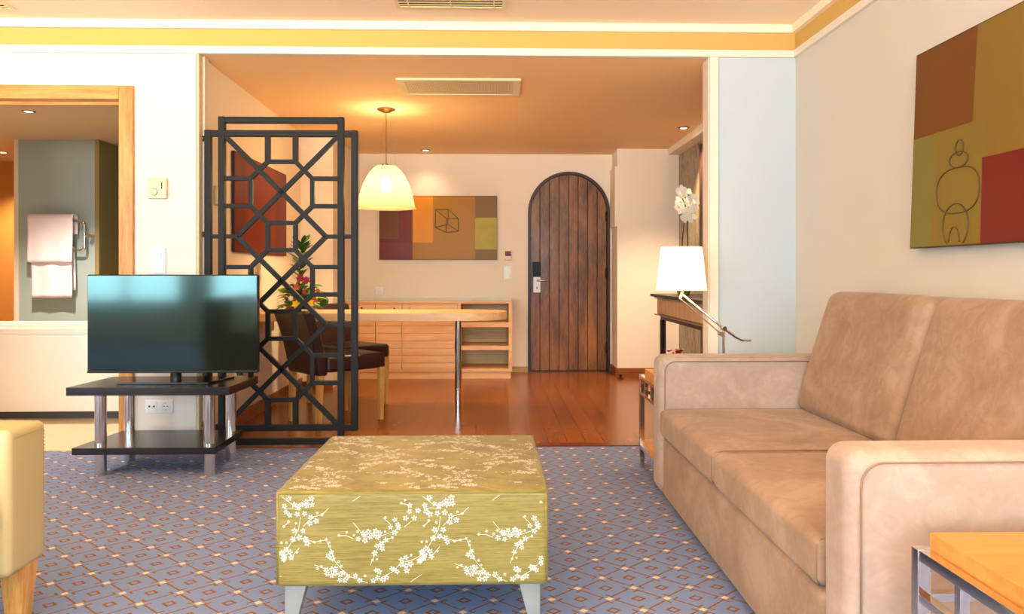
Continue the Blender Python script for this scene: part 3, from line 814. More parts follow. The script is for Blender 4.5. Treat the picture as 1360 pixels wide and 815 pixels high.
# ================================================================= FLOOR LAMP
LY_ = 4.22
fl_ = thing('floor_lamp', 'lit chrome reading lamp with white tapered shade behind the far sofa arm', 'floor lamp', (1.318, LY_, 0))
MB().lathe([(0, 0), (.13, 0), (.13, .012), (.02, .022), (0, .022)], (1.318, LY_, 0), 40).build('base', 'chrome', fl_, smooth='auto')
hy = onY(961, 436, LY_); tip = onY(906, 391, LY_); end = onY(997, 452, LY_); mid_ = onY(978, 448, LY_)
MB().tube([(hy.x, LY_, .015), (hy.x, LY_, hy.z+.01)], .008, 14).build('pole', 'chrome', fl_, smooth='auto')
bm_ = MB(); bm_.tube([(tip.x, LY_, tip.z), (hy.x, LY_, hy.z), (mid_.x, LY_, mid_.z), (mid_.x+.03, LY_, end.z+.002), (end.x, LY_, end.z)], .0075, 12)
bm_.build('boom', 'chrome', fl_, smooth=True)
t2 = onY(903, 397, LY_); h2_ = onY(957, 443, LY_)
MB().tube([(t2.x, LY_-.012, t2.z), (h2_.x, LY_-.012, h2_.z)], .004, 10).build('tie_rod', 'chrome', fl_, smooth='auto')
for q in (hy, h2_): MB().tube([(q.x, LY_-.024, q.z), (q.x, LY_+.016, q.z)], .013, 14).build('joint', 'chrome', fl_, smooth='auto')
MB().tube([(tip.x, LY_, tip.z+.045), (tip.x, LY_, tip.z+.005), (tip.x-.012, LY_-.004, tip.z-.02), (t2.x, LY_-.012, t2.z)], .009, 12).build('shade_neck', 'chrome', fl_, smooth=True)
s_b = onY(905, 385, LY_); s_t = onY(907, 328, LY_)
LSH = (s_b.x, LY_, s_b.z); hs = s_t.z-s_b.z
MB().lathe([(.140, 0), (.114, hs), (.112, hs), (.138, 0)], LSH, 48).build('lamp_shade', 'shade_floor', fl_, smooth='auto')
MB().tube([(LSH[0], LY_, tip.z+.02), (LSH[0], LY_, LSH[2]+.06)], .014, 12).build('socket', 'brass', fl_, smooth='auto')
MB().lathe([(0, -.03), (.02, -.02), (.03, .01), (.022, .035), (0, .045)], (LSH[0], LY_, LSH[2]+.09), 18).build('light_bulb', 'bulb', fl_, smooth=True)
point_light('floor_lamp_light', (LSH[0], LY_, LSH[2]+.11), 6, (1.0, .68, .36), .05)

# ================================================================= PAINTINGS
def strokes(mb, pts, r, closed=False): mb.tube(pts, r, 6, closed=closed)
# right wall
pr_ = thing('painting', 'large abstract painting of brown, olive and red blocks with stacked pebble outlines', 'painting', (1.80, 2.5, 1.153), 'abstract block paintings')
PX = 1.785
def tl(y, z, h=0.0):   # lower edge stands a little off the wall
    return Vector((PX-h-.018*(1.97-z)/.82+.008, y, z))
yl, yr, zb, zt = 3.165, 1.95, 1.153, 1.969
def sheet(mb, quad, h, fn): mb.poly([fn(a, b, h) for a, b in quad])
cv = MB()
q8 = [tl(yl, zb), tl(yr, zb), tl(yr, zt), tl(yl-.02, zt)]
vs = [cv.bm.verts.new(p) for p in q8]+[cv.bm.verts.new(p+Vector((.030, 0, 0))) for p in q8]
for q in ((0, 1, 2, 3), (4, 7, 6, 5), (0, 4, 5, 1), (1, 5, 6, 2), (2, 6, 7, 3), (3, 7, 4, 0)): cv._f([vs[i] for i in q])
cvo = cv.build('canvas', 'canvas_edge', pr_)
ar = MB(); e_ = .004
def quad(mi, a, h=.001): ar.mi = mi; ar.poly([tl(y, z, h) for y, z in a])
quad(0, [(yl-e_-.02, zt-e_), (2.741, zt-e_), (2.759, 1.612), (yl-e_-.012, 1.612)])
quad(1, [(2.741, zt-e_), (yr+e_, zt-e_), (yr+e_, zb+e_), (2.70, zb+e_), (2.759, 1.612)])
quad(4, [(2.70, 1.469), (yr+.35, 1.469), (yr+.35, zb+e_), (2.70, zb+e_)], .0016)
quad(2, [(2.986, 1.612), (2.684, 1.612), (2.70, zb+e_), (3.01, zb+e_)], .0014)
quad(3, [(yl-e_-.012, 1.612), (2.986, 1.612), (3.01, zb+e_), (yl-e_, zb+e_)], .0014)
ar.build('painted_blocks', 'art_brown', cvo, mat_extra=('art_gold', 'art_olive', 'art_moss', 'art_red'))
dl = MB()
def ell(cy, cz, ry, rz, n=28, p=2.0):
    r_ = []
    for k in range(n):
        a = 2*PI*k/n; ca, sa = math.cos(a), math.sin(a)
        r_.append(tl(cy+ry*math.copysign(abs(ca)**(2/p), ca), cz+rz*math.copysign(abs(sa)**(2/p), sa), .003))
    return r_
for cy, cz, ry, rz, p in ((2.833, 1.528, .024, .030, 2), (2.836, 1.483, .058, .030, 2), (2.842, 1.366, .132, .088, 2.6), (2.850, 1.230, .080, .086, 2), (2.855, 1.150, .036, .078, 2)):
    pts = [q for q in ell(cy, cz, ry, rz, 28, p) if q.z > zb+.003]
    if len(pts) == 28: strokes(dl, pts, .0026, True)
    else:
        k0 = max(range(len(pts)), key=lambda i: (pts[i]-pts[i-1]).length)
        strokes(dl, pts[k0:]+pts[:k0], .0026)
dl.build('pebble_outline', 'art_line', cvo, smooth=True)
# hall, far wall
ph_ = thing('painting', 'abstract orange and wine red painting with a cube outline above the sideboard', 'painting', (-.577, 7.93, 1.185), 'abstract block paintings')
hx0, hx1, hz0, hz1 = -1.193, .040, 1.186, 1.857; HY = 7.915
cvo = bx(hx0, hx1, HY, 7.945, hz0, hz1).build('canvas', 'canvas_edge', ph_)
ar = MB()
def hq(mi, u0, u1, v0, v1, h=.001):
    a = onY(u0, v0, HY); b = onY(u1, v1, HY); ar.mi = mi
    x0, x1 = max(a.x, hx0+.003), min(b.x, hx1-.003); z1, z0 = min(a.z, hz1-.003), max(b.z, hz0+.003)
    ar.poly([(x0, HY-h, z0), (x1, HY-h, z0), (x1, HY-h, z1), (x0, HY-h, z1)])
hq(0, 500, 548, 250, 350); hq(1, 500, 529.5, 250, 317, .0014); hq(2, 500, 548, 322, 350, .0012)
hq(3, 548, 631, 250, 350); hq(4, 548, 578, 322, 350, .0014); hq(5, 631, 665, 250, 350); hq(6, 631, 661, 289, 331, .0014); hq(4, 575, 631, 250, 350, .0012)
ar.build('painted_blocks', 'art_wine', cvo, mat_extra=('art_brown', 'art_plum', 'art_orange', 'art_amber', 'art_gold', 'art_lime'))
dl = MB(); S_ = lambda zx, zy: tuple(onY(460+zx*.2945, 120+zy*.2945, HY-.003))
cu = {'a': (402, 536), 'b': (459, 536), 'c': (504, 577), 'd': (452, 577), 'e': (401, 617), 'f': (458, 603), 'g': (505, 634), 'h': (450, 640)}
for p in ('ab', 'bc', 'cd', 'da', 'ae', 'bf', 'cg', 'dh', 'ef', 'fg', 'gh', 'he'): strokes(dl, [S_(*cu[p[0]]), S_(*cu[p[1]])], .0035)
dl.build('cube_outline', 'art_line', cvo, smooth=True)
# hall, left wall
pl_ = thing('painting', 'abstract rust red painting seen edge-on through the lattice screen', 'painting', (-1.74, 5.7, 1.19), 'abstract block paintings')
cvo = bx(OX0+.003, OX0+.022, 5.075, 6.337, 1.19, 1.866).build('canvas', 'canvas_edge', pl_)
ar = MB(); g = OX0+.0235
for mi, y0, y1, z0, z1 in ((0, 5.08, 5.30, 1.195, 1.861), (1, 5.30, 6.02, 1.195, 1.861), (2, 6.02, 6.332, 1.195, 1.861)):
    ar.mi = mi; ar.poly([(g, y0, z0), (g, y1, z0), (g, y1, z1), (g, y0, z1)])
ar.build('painted_blocks', 'art_wine', cvo, mat_extra=('art_rust', 'art_red'))

# ================================================================= PENDANT LAMP
pc = Vector((-.835, 5.90, hz(5.9)))
pd = thing('pendant_lamp', 'lit bell-shaped ribbed glass pendant lamp hanging over the desk', 'pendant lamp', pc)
MB().lathe([(0, -.03), (.03, -.028), (.05, -.014), (.072, -.008), (.072, 0), (0, 0)], pc, 36).build('ceiling_rose', 'brass', pd, smooth='auto')
zb_, zt_ = 1.552, 1.878
prof = [(.075, zt_+.003), (.082, zt_-.004), (.105, zt_-.022), (.130, zt_-.054), (.152, zt_-.092), (.171, zt_-.132), (.186, zt_-.172), (.198, zt_-.212), (.207, zt_-.252), (.214, zt_-.292), (.218, zb_+.014), (.228, zb_)]
MB().lathe([(r_, z-zb_) for r_, z in prof], (pc.x, pc.y, zb_), 96, rib=.018).build('lamp_shade', 'shade_pendant', pd, smooth=True)
MB().tube([(pc.x, pc.y, pc.z-.02), (pc.x, pc.y, zt_)], .0035, 8).tube([(pc.x, pc.y, zt_+.02), (pc.x, pc.y, zt_-.06)], .016, 12).build('cord', 'brass', pd, smooth='auto')
for k in range(3):
    a = .35+k*2*PI/3
    MB().tube([(pc.x+.022*math.cos(a), pc.y+.022*math.sin(a), pc.z-.02), (pc.x+.078*math.cos(a), pc.y+.078*math.sin(a), zt_)], .0012, 6).build('suspension_wire', 'steel', pd)
    MB().lathe([(0, 0), (.006, 0), (.006, .014), (0, .014)], (pc.x+.078*math.cos(a), pc.y+.078*math.sin(a), zt_-.004), 8).build('wire_clip', 'black_iron', pd)
MB().lathe([(0, -.06), (.03, -.05), (.045, -.01), (.03, .03), (.015, .06), (0, .06)], (pc.x, pc.y, zt_-.14), 20).build('light_bulb', 'bulb', pd, smooth=True)
point_light('pendant_light', (pc.x, pc.y, zt_-.17), 100, (1.0, .72, .40), .06)

# ================================================================= CEILING GRILLES AND SPOTLIGHTS
g1 = thing('air_vent', 'long cream louvred air grille set in the hall ceiling', 'air vent', (-.228, 5.2, hz(5.2)))
slope = (2.300-2.345)/3.33
def hp(x, y, dz): return Vector((x, y, hz(y)+dz))
def hbox(mb, x0, x1, y0, y1, a, b):
    v = [mb.bm.verts.new(hp(x, y, z)) for z in (a, b) for y in (y0, y1) for x in (x0, x1)]
    for q in ((0, 2, 3, 1), (4, 5, 7, 6), (0, 1, 5, 4), (2, 6, 7, 3), (1, 3, 7, 5), (0, 4, 6, 2)): mb._f([v[i] for i in q])
gx0, gx1, gy0, gy1 = -.645, .185, 5.0, 5.42
m_ = MB(); hbox(m_, gx0, gx1, gy0, gy0+.035, -.014, 0); hbox(m_, gx0, gx1, gy1-.035, gy1, -.014, 0); hbox(m_, gx0, gx0+.05, gy0+.035, gy1-.035, -.014, 0); hbox(m_, gx1-.05, gx1, gy0+.035, gy1-.035, -.014, 0)
m_.build('frame', 'cream_plastic', g1)
m_ = MB(); hbox(m_, gx0+.05, gx1-.05, gy0+.035, gy1-.035, -.004, -.001); m_.build('backing', 'beige_trim', g1)
m_ = MB()
for k in range(66):
    x = gx0+.056+k*(gx1-gx0-.112)/65; hbox(m_, x-.0032, x+.0032, gy0+.037, gy1-.037, -.011, -.003)
m_.build('louvre', 'grille', g1)
g2 = thing('air_vent', 'white slatted air vent in the living room ceiling at the top centre', 'air vent', (-.24, 4.12, ZC), 'slatted vents in the living room ceiling')
def slat_vent(g2, x0, x1, y0, y1):
    m_ = MB()
    for a in ((x0-.02, x1+.02, y0-.022, y0), (x0-.02, x1+.02, y1, y1+.022), (x0-.02, x0, y0, y1), (x1, x1+.02, y0, y1)): m_.box(*a, ZC-.008, ZC)
    m_.build('frame', 'cream_plastic', g2)
    bx(x0, x1, y0, y1, ZC-.002, ZC-.0005).build('backing', 'dark_hole', g2)
    m_ = MB(); n = 6
    for k in range(n):
        y = y1-.038*(k+.85); m_.box(x0, x1, y-.008, y+.008, ZC-.0075, ZC-.0060)
    for x in (x0+(x1-x0)*.09, (x0+x1)/2, x1-(x1-x0)*.08): m_.box(x-.003, x+.003, y0, y1, ZC-.0085, ZC-.002)
    m_.build('slat', 'cream_plastic', g2)
p0 = onY(531, 8, 4.2); p1 = onY(667, 8, 4.2)
slat_vent(g2, p0.x, p1.x, 3.96, 4.20)
g3 = thing('air_vent', 'white slatted air vent at the top left corner of the picture', 'air vent', (-2.98, 4.21, ZC), 'slatted vents in the living room ceiling')
slat_vent(g3, -3.25, -2.705, 4.06, 4.29)

def spot(x, y, z, label, power, target, col=(1, .74, .46), deg=75, blend=.6):
    s_ = thing('recessed_spotlight', label, 'spotlight', (x, y, z), 'small recessed ceiling spotlights')
    MB().lathe([(.030, -.0005), (.030, -.006), (.046, -.005), (.050, 0), (.03, 0)], (x, y, z), 28).build('trim_ring', 'brass', s_, smooth='auto')
    MB().lathe([(0, -.004), (.030, -.003), (.030, 0), (0, 0)], (x, y, z), 24).build('lit_lens', 'bulb', s_)
    spot_light('spotlight_beam', (x, y, z-.02), target, power, col, deg, blend)
spot(-.69, 7.72, hz(7.72), 'recessed spotlight over the orange painting in the hall', 8, (-.69, 7.8, .5), col=(1, .8, .55), deg=110, blend=1.0)
q = onY(911, 171, 6.55); spot(q.x-.02, 6.55, hz(6.55), 'recessed spotlight over the console table at the right of the hall', 130, (1.62, 6.5, 0), deg=110)
q = onY(38, 150, 5.85); spot(q.x, 5.85, 2.285, 'recessed spotlight in the bathroom ceiling, the one nearer the doorway', 210, (q.x, 5.9, 0), col=(1, .84, .66), deg=120)
q = onY(4, 204, 7.85); spot(q.x, 7.85, 2.285, 'recessed spotlight deep in the bathroom at the left edge', 140, (q.x, 8.1, 0), deg=120)

# ================================================================= SIDEBOARD
SB0, SB1, SY, SZ = -1.455, .186, 7.45, .775
sb = thing('sideboard', 'long beech sideboard with grooved doors and open shelves along the far hall wall', 'sideboard', (-.63, 7.69, 0))
m_ = MB(); sx0 = onY(612, 420, SY).x; sx1 = onY(675.5, 420, SY).x
m_.box(SB0, SB1, SY, 7.94, SZ-.030, SZ); m_.box(SB0, SB0+.03, SY, 7.94, .07, SZ-.03); m_.box(sx1, SB1, SY, 7.94, .07, SZ-.03)
m_.box(sx0-.03, sx0, SY+.0, 7.94, .07, SZ-.03); m_.box(SB0+.03, sx1, SY, 7.94, .07, .10)
m_.build('carcass', 'beech', sb, bevel=.0015)
bx(SB0+.03, sx1, 7.90, 7.93, .10, SZ-.03).build('back_panel', 'beech_dark', sb)
bx(SB0+.01, SB1-.012, SY+.012, 7.93, 0, .07).build('plinth', 'beech', sb)
for v0, v1 in ((428, 434.5), (459.3, 465)):
    a = onY(640, v0, SY).z; b = onY(640, v1, SY).z
    bx(sx0, sx1, SY+.006, 7.90, b, a).build('shelf', 'beech', sb, bevel=.001)
dm = onY(534, 420, SY).x; zd0, zd1 = onY(534, 412.5, SY).z, onY(534, 404, SY).z
xl = SB0+.033
for (a, b) in ((xl, (xl+dm)/2-.002), ((xl+dm)/2+.002, dm-.002), (dm+.002, sx0-.033)):
    dr = bx(a, b, SY-.004, SY+.30, zd0+.002, SZ-.034).build('drawer', 'beech', sb, bevel=.001)
    kx = {0: (a+b)/2, 1: onY(524, 411, SY).x, 2: onY(544, 411, SY).x}[0 if b < -1.1 else (1 if b < dm else 2)]
    MB().tube([(kx, SY-.004, zd0+.028), (kx, SY-.020, zd0+.028)], .009, 12).build('knob', 'chrome', dr, smooth='auto')
    m_ = MB(); z0, z1 = .088, zd0-.002; n = 8
    for k in range(n):
        m_.box(a, b, SY-.004, SY+.016, z0+(z1-z0)*k/n+.0035, z0+(z1-z0)*(k+1)/n-.0035)
    m_.box(a+.002, b-.002, SY+.004, SY+.016, z0, z1)
    m_.build('grooved_door', 'beech', sb, bevel=.0008)
bx(SB0, SB1-.002, SY-.004, 7.945, SZ+.0005, SZ+.009).build('glass_top', 'glass_top', sb)

# ================================================================= DESK
DZ = .760; dyc = 5.70; dh = .28; dxe = .105
ds = thing('desk', 'long beech desk with rounded end on one chrome leg behind the lattice screen', 'desk', (-.8, dyc, 0))
pts = [(OX0+.001, dyc-dh), (dxe-.36, dyc-dh)]+[(dxe-.36+.36*math.sin(a), dyc-dh*math.cos(a)) for a in seq(0, PI, 28)[1:-1]]+[(dxe-.36, dyc+dh), (OX0+.001, dyc+dh)]
MB().prism(pts, lambda p, q, t: (p, q, t), DZ-.058, DZ).build('desk_top', 'beech_top', ds, bevel=.002)
MB().lathe([(0, 0), (.026, 0), (.026, DZ-.058), (0, DZ-.058)], (-.265, dyc, 0), 28).build('leg', 'chrome', ds, smooth='auto')
bx(OX0+.001, OX0+.03, dyc-dh+.02, dyc+dh-.02, .60, DZ-.058).build('wall_cleat', 'beech', ds)

# ================================================================= DINING CHAIRS
def chair(label):
    ch = thing('dining_chair', label, 'chair', (0, 0, 0), 'brown leather chairs at the desk')
    w2, d2 = .215, .265         # local: +x forward, y sideways
    MB().rbox(-.20, d2, -w2, w2, .375, .480, .022, (.004, .002, .006), n=4, m=6).build('seat', 'brown_leather', ch, smooth=True)
    def bk(P):
        t_ = (P.z-.36)/.43
        return Vector((P.x-.115*t_*t_*.6-.115*.4*t_, P.y*(1+.06*t_), P.z))
    b_ = MB().rbox(-d2-.005, -.195, -w2-.003, w2+.003, .355, .792, .02, (.003, 0, .0), n=4, m=8, fn=bk).build('backrest', 'brown_leather', ch, smooth=True)
    for sx_ in (-1, 1):
        for sy_ in (-1, 1):
            lg = MB(); x = sx_*(d2-.026) if sx_ > 0 else -d2+.022; y = sy_*(w2-.024); tp, bt = .021, .0155
            z1 = .374 if sx_ > 0 else .354
            hi = [lg.bm.verts.new((x+a*tp, y+b*tp, z1+.006)) for a, b in ((-1, -1), (1, -1), (1, 1), (-1, 1))]
            dx = -.012 if sx_ < 0 else .0
            lo = [lg.bm.verts.new((x+dx+a*bt, y+b*bt, .003)) for a, b in ((-1, -1), (1, -1), (1, 1), (-1, 1))]
            lg._f(lo); lg._f(hi)
            for k in range(4): lg._f([lo[k], lo[(k+1) % 4], hi[(k+1) % 4], hi[k]])
            lg.build('leg', 'oak_leg', ch, bevel=.002)
    return ch
c1 = chair('dark brown leather dining chair before the desk, its back to the camera')
c1.location = (-1.108, 5.385, 0); c1.rotation_euler = (0, 0, math.radians(42))
c2 = copy_tree(c1)
c2.location = (-1.165, 6.07, 0); c2.rotation_euler = (0, 0, math.radians(-44))
c2['label'] = 'dark brown leather dining chair on the far side of the desk, facing the camera'

# ================================================================= BOUQUET ON THE DESK
fa = thing('flower_arrangement', 'tall bouquet of greenery with red orchids and yellow blooms on the desk', 'flower arrangement', (-1.50, 5.72, DZ))
fc = Vector((-1.50, 5.72, DZ))
MB().lathe([(0, 0), (.05, 0), (.06, .03), (.052, .12), (.048, .12), (.055, .03), (.045, .006), (0, .006)], fc, 28).build('vase', 'petal_orange', fa, smooth=True)
rnd = random.Random(21)
def leaf(mb, base, dirv, L, w, droop=.3):
    dirv = Vector(dirv).normalized(); side = dirv.cross(Vector((0, 0, 1)))
    if side.length < .1: side = Vector((math.cos(L*99), math.sin(L*99), 0))
    side.normalize(); side = (side+Vector((rnd.uniform(-.5, .5), rnd.uniform(-.5, .5), rnd.uniform(-.6, .6)))).normalized()
    rows = []
    for k in range(6):
        t_ = k/5; c_ = base+dirv*L*t_+Vector((0, 0, -droop*L*t_*t_)); ww = w*math.sin(PI*min(.98, .08+t_*.92))**.8
        rows.append([mb.bm.verts.new(c_-side*ww), mb.bm.verts.new(c_+Vector((0, 0, -.15*ww))), mb.bm.verts.new(c_+side*ww)])
    for A, B in zip(rows, rows[1:]): mb._f([A[0], A[1], B[1], B[0]]); mb._f([A[1], A[2], B[2], B[1]])
_leaf = leaf
def leaf(mb, *a, **k):
    n0 = len(mb.bm.verts); _leaf(mb, *a, **k); mb.bm.verts.ensure_lookup_table()
    for v_ in mb.bm.verts[n0:]: v_.co.z = max(v_.co.z, DZ+.015)
def fp(u, v, dy=0): return onY(u, v, 5.72+dy)
sp = MB(); spine = [Vector((fc.x, fc.y, DZ+.08)), fp(396, 395), fp(398, 365), fp(400, 340), fp(402, 322)]
for k in range(46):
    t_ = .30+.70*k/45; i = min(3, int(t_*4)); b = spine[i].lerp(spine[i+1], t_*4-i); a = k*2.4
    leaf(sp, b, (math.cos(a), math.sin(a)*.8, .75), rnd.uniform(.09, .13), .019, .1)
sp.tube(spine, .004, 6)
sp.build('leafy_spray', 'leaf_dark', fa, smooth=True)
lv = MB()
for k in range(90):
    u = rnd.gauss(398, 16); v = rnd.uniform(376, 408); b = fp(u*.5+398*.5, v+4, rnd.uniform(-.06, .06)); a = rnd.uniform(0, 6.28)
    leaf(lv, b, (math.cos(a), math.sin(a)*.6, rnd.uniform(-.2, .7)), rnd.uniform(.07, .13), rnd.uniform(.018, .034), .3)
lv.build('foliage', 'leaf', fa, smooth=True)
lw = MB()
for k in range(60):
    side_ = -1 if k % 2 else 1; b = fp(398+side_*rnd.uniform(2, 22), rnd.uniform(384, 410), rnd.uniform(-.08, .02)); a = rnd.uniform(0, 6.28)
    leaf(lw, b, (side_*abs(math.cos(a))+.2*side_, math.sin(a)*.5, rnd.uniform(-.1, .5)), rnd.uniform(.05, .12), .008, .4)
lw.build('feathery_foliage', 'leaf_lime', fa, smooth=True)
for (u, v, mt, nm, R) in ((399, 369, 'petal_red', 'orchid_bloom', .036), (407, 372, 'petal_red', 'orchid_bloom', .032), (394, 381, 'petal_orange', 'orchid_bloom', .032), (404, 388, 'petal_red', 'orchid_bloom', .024),
                     (422, 386, 'petal_orange', 'orchid_bloom', .022), (393, 404, 'petal_yellow', 'yellow_bloom', .034), (411, 402, 'petal_yellow', 'yellow_bloom', .038), (386, 396, 'petal_white', 'white_bloom', .022), (418, 398, 'petal_orange', 'orchid_bloom', .026)):
    c0 = fp(u, v, -.10); m_ = MB()
    for i in range(6):
        th_ = i*PI/3+u; d_ = Vector((math.cos(th_), -.25, math.sin(th_))); n_ = Vector((-math.sin(th_), 0, math.cos(th_)))
        m_.poly([c0, c0+d_*R*.55+n_*R*.36, c0+d_*R*1.05+Vector((0, .006, 0)), c0+d_*R*.55-n_*R*.36])
    m_.build(nm, mt, fa)
m_ = MB(); c0 = fp(428, 400, .0)
m_.poly([c0+Vector((.048*math.cos(a), .01*math.sin(a*2), .040*math.sin(a))) for a in seq(0, 2*PI, 18)[:-1]]); m_.build('round_leaf', 'leaf_dark', fa)

# ================================================================= CONSOLE TABLE, MIRROR, ORCHID
CX0, CX1, CY0, CY1 = 1.42, 1.875, 4.80, 6.56
co_ = thing('console_table', 'dark console table with ribbed wooden drawer against the hall wallpaper', 'console table', (1.65, 5.7, 0))
bx(CX0-.035, CX1, CY0-.03, CY1+.05, .842, .867).build('table_top', 'wenge', co_, bevel=.003)
bx(CX0+.02, CX1, CY0, CY1, .695, .825).build('drawer_box', 'ribbed', co_)
m_ = MB(); n = 90
for k in range(n):
    y = CY0+(CY1-CY0)*(k+.5)/n; m_.tube([(CX0+.02, y, .700), (CX0+.02, y, .820)], .0065, 6)
m_.build('rib_front', 'ribbed', co_)
for z in (.825, .683): bx(CX0-.005, CX1, CY0-.01, CY1+.03, z, z+.009).build('metal_plate', 'steel', co_)
bx(CX0+.04, CX1-.02, CY0+.02, CY1-.02, .645, .683).build('under_rail', 'wenge', co_)
for x in (CX0+.03, CX1-.07):
    for y in (CY0+.05, CY1-.06): bx(x, x+.045, y-.02, y+.025, .002, .645).build('leg', 'wenge', co_, bevel=.002)
bx(CX0+.12, CX0+.16, 5.5, 5.545, .002, .645).build('leg', 'wenge', co_, bevel=.002)
mr = thing('wall_mirror', 'red-brown framed mirror on the hall wallpaper above the console table', 'mirror', (1.87, 6.0, .95))
m_ = MB(); my0, my1, mz0, mz1 = 5.15, 6.72, .93, 2.20
for a in ((my0, my0+.10, mz0, mz1), (my1-.36, my1, mz0, mz1), (my0+.1, my1-.36, mz0, mz0+.08), (my0+.1, my1-.36, mz1-.08, mz1)): m_.box(1.85, 1.884, *a)
m_.build('frame', 'mahogany', mr, bevel=.003)
bx(1.865, 1.884, my0+.10, my1-.36, mz0+.08, mz1-.08).build('mirror_glass', 'mirror_glass', mr)
OY = 6.15; ob = onY(908, 388, OY); obz = .867
orc = thing('potted_orchid', 'white orchid with two dark stems in a green pot on the console table', 'orchid', (ob.x, OY, obz))
MB().lathe([(0, 0), (.045, 0), (.06, .05), (.065, .11), (.060, .11), (.05, .04), (0, .03)], (ob.x, OY, obz), 28).build('pot', 'pot_green', orc, smooth=True)
def op(u, v, dy=0): return onY(u, v, OY+dy)
MB().tube([(ob.x-.01, OY, obz+.05), op(905, 345), op(906.5, 315), op(909, 290), op(911, 275), op(906, 262)], .0045, 8).build('stem', 'stem', orc, smooth=True)
MB().tube([(ob.x+.01, OY, obz+.05), op(914, 345), op(913.5, 315), op(913, 295), op(917, 275), op(920, 262)], .0045, 8).build('stem', 'stem', orc, smooth=True)
lo_ = MB()
for k in range(6): leaf(lo_, Vector((ob.x, OY, obz+.08)), (math.cos(k*1.05), math.sin(k*1.05), .5), .16, .024, .5)
lo_.build('leaves', 'leaf_dark', orc, smooth=True)
rnd = random.Random(4)
for (u, v) in ((907, 259), (912, 256), (903, 267), (901, 274), (909, 272), (915, 268), (920, 263), (923, 270), (906, 280), (912, 281), (917, 283), (909, 288), (919, 290), (913, 292), (905, 253), (921, 277)):
    c0 = op(u, v, rnd.uniform(-.05, .03)); m_ = MB(); R = .046*rnd.uniform(.85, 1.1); ph = rnd.uniform(0, 1)
    for i, (ang, wd, ln) in enumerate(((90, .34, 1), (210, .34, .95), (330, .34, .95), (10, .55, 1.0), (170, .55, 1.0))):
        th_ = math.radians(ang)+ph; d_ = Vector((math.cos(th_), rnd.uniform(-.4, .1), math.sin(th_))); n_ = Vector((-math.sin(th_), 0, math.cos(th_)))
        m_.poly([c0, c0+d_*R*.45+n_*R*wd, c0+d_*R*.85+n_*R*wd*.7, c0+d_*R*ln, c0+d_*R*.85-n_*R*wd*.7, c0+d_*R*.45-n_*R*wd])
    m_.mi = 1; m_.lathe([(0, -.004), (.006, 0), (0, .004)], (c0.x, c0.y-.012, c0.z-.004), 8)
    m_.build('blossom', 'petal_white', orc, mat_extra=('petal_yellow',))

# ================================================================= WALL FITTINGS
p = onY(210.5, 250.5, YW)
th = thing('thermostat', 'square cream room thermostat on the wall beside the bathroom door', 'thermostat', (p.x, YW, p.z))
MB().rbox(p.x-.056, p.x+.056, YW-.028, YW, p.z-.060, p.z+.060, .006, n=2, m=1).build('housing', 'cream_plastic', th, smooth='auto')
MB().tube([(p.x-.013+.020*math.cos(a), YW-.029, p.z-.022+.020*math.sin(a)) for a in seq(0, 2*PI, 24)[:-1]], .0016, 6, closed=True).build('dial_ring', 'brass', th)
MB().tube([(p.x-.013, YW-.028, p.z-.022), (p.x-.013, YW-.034, p.z-.022)], .018, 24).build('dial', 'cream_plastic', th, smooth='auto')
bx(p.x+.028, p.x+.034, YW-.030, YW-.027, p.z-.005, p.z+.035).build('slide_switch', 'dark_hole', th)
for k in range(8):
    a = k*PI/4+.2; bx(p.x-.013+.028*math.cos(a)-.0016, p.x-.013+.028*math.cos(a)+.0016, YW-.0292, YW-.0278, p.z-.022+.028*math.sin(a)-.0016, p.z-.022+.028*math.sin(a)+.0016).build('dial_mark', 'brass', th)
def switchplate(p, y, label, w=.040, grp=None):
    s_ = thing('light_switch', label, 'light switch', (p.x, y, p.z), grp)
    MB().rbox(p.x-w, p.x+w, y-.012, y, p.z-2*w+.002, p.z+2*w-.002, .004, n=2, m=1).build('plate', 'white_plastic', s_, smooth='auto')
    MB().tube([(p.x, y-.012, p.z+w), (p.x, y-.022, p.z+w)], w*.5, 24).build('dimmer_knob', 'white_plastic', s_, smooth='auto')
    MB().rbox(p.x-w*.76, p.x+w*.76, y-.017, y-.010, p.z-w*1.75, p.z-w*.22, .003, n=2, m=1).build('rocker', 'white_plastic', s_, smooth='auto')
switchplate(onY(211.5, 346, YW), YW, 'white dimmer and rocker switch on the wall above the television')
switchplate(onY(674, 362.5, 7.95), 7.95, 'white dimmer and rocker switch on the hall wall beside the arched door', .039)
p = onY(674.5, 339, 7.95)
kc = thing('key_card_holder', 'small cream key card holder above the light switch beside the arched door', 'key card holder', (p.x, 7.95, p.z))
MB().rbox(p.x-.038, p.x+.038, 7.93, 7.95, p.z-.05, p.z+.05, .004, n=2, m=1).build('housing', 'cream_plastic', kc, smooth='auto')
bx(p.x-.03, p.x+.03, 7.926, 7.9305, p.z-.008, p.z+.044).build('card_window', 'art_wine', kc)
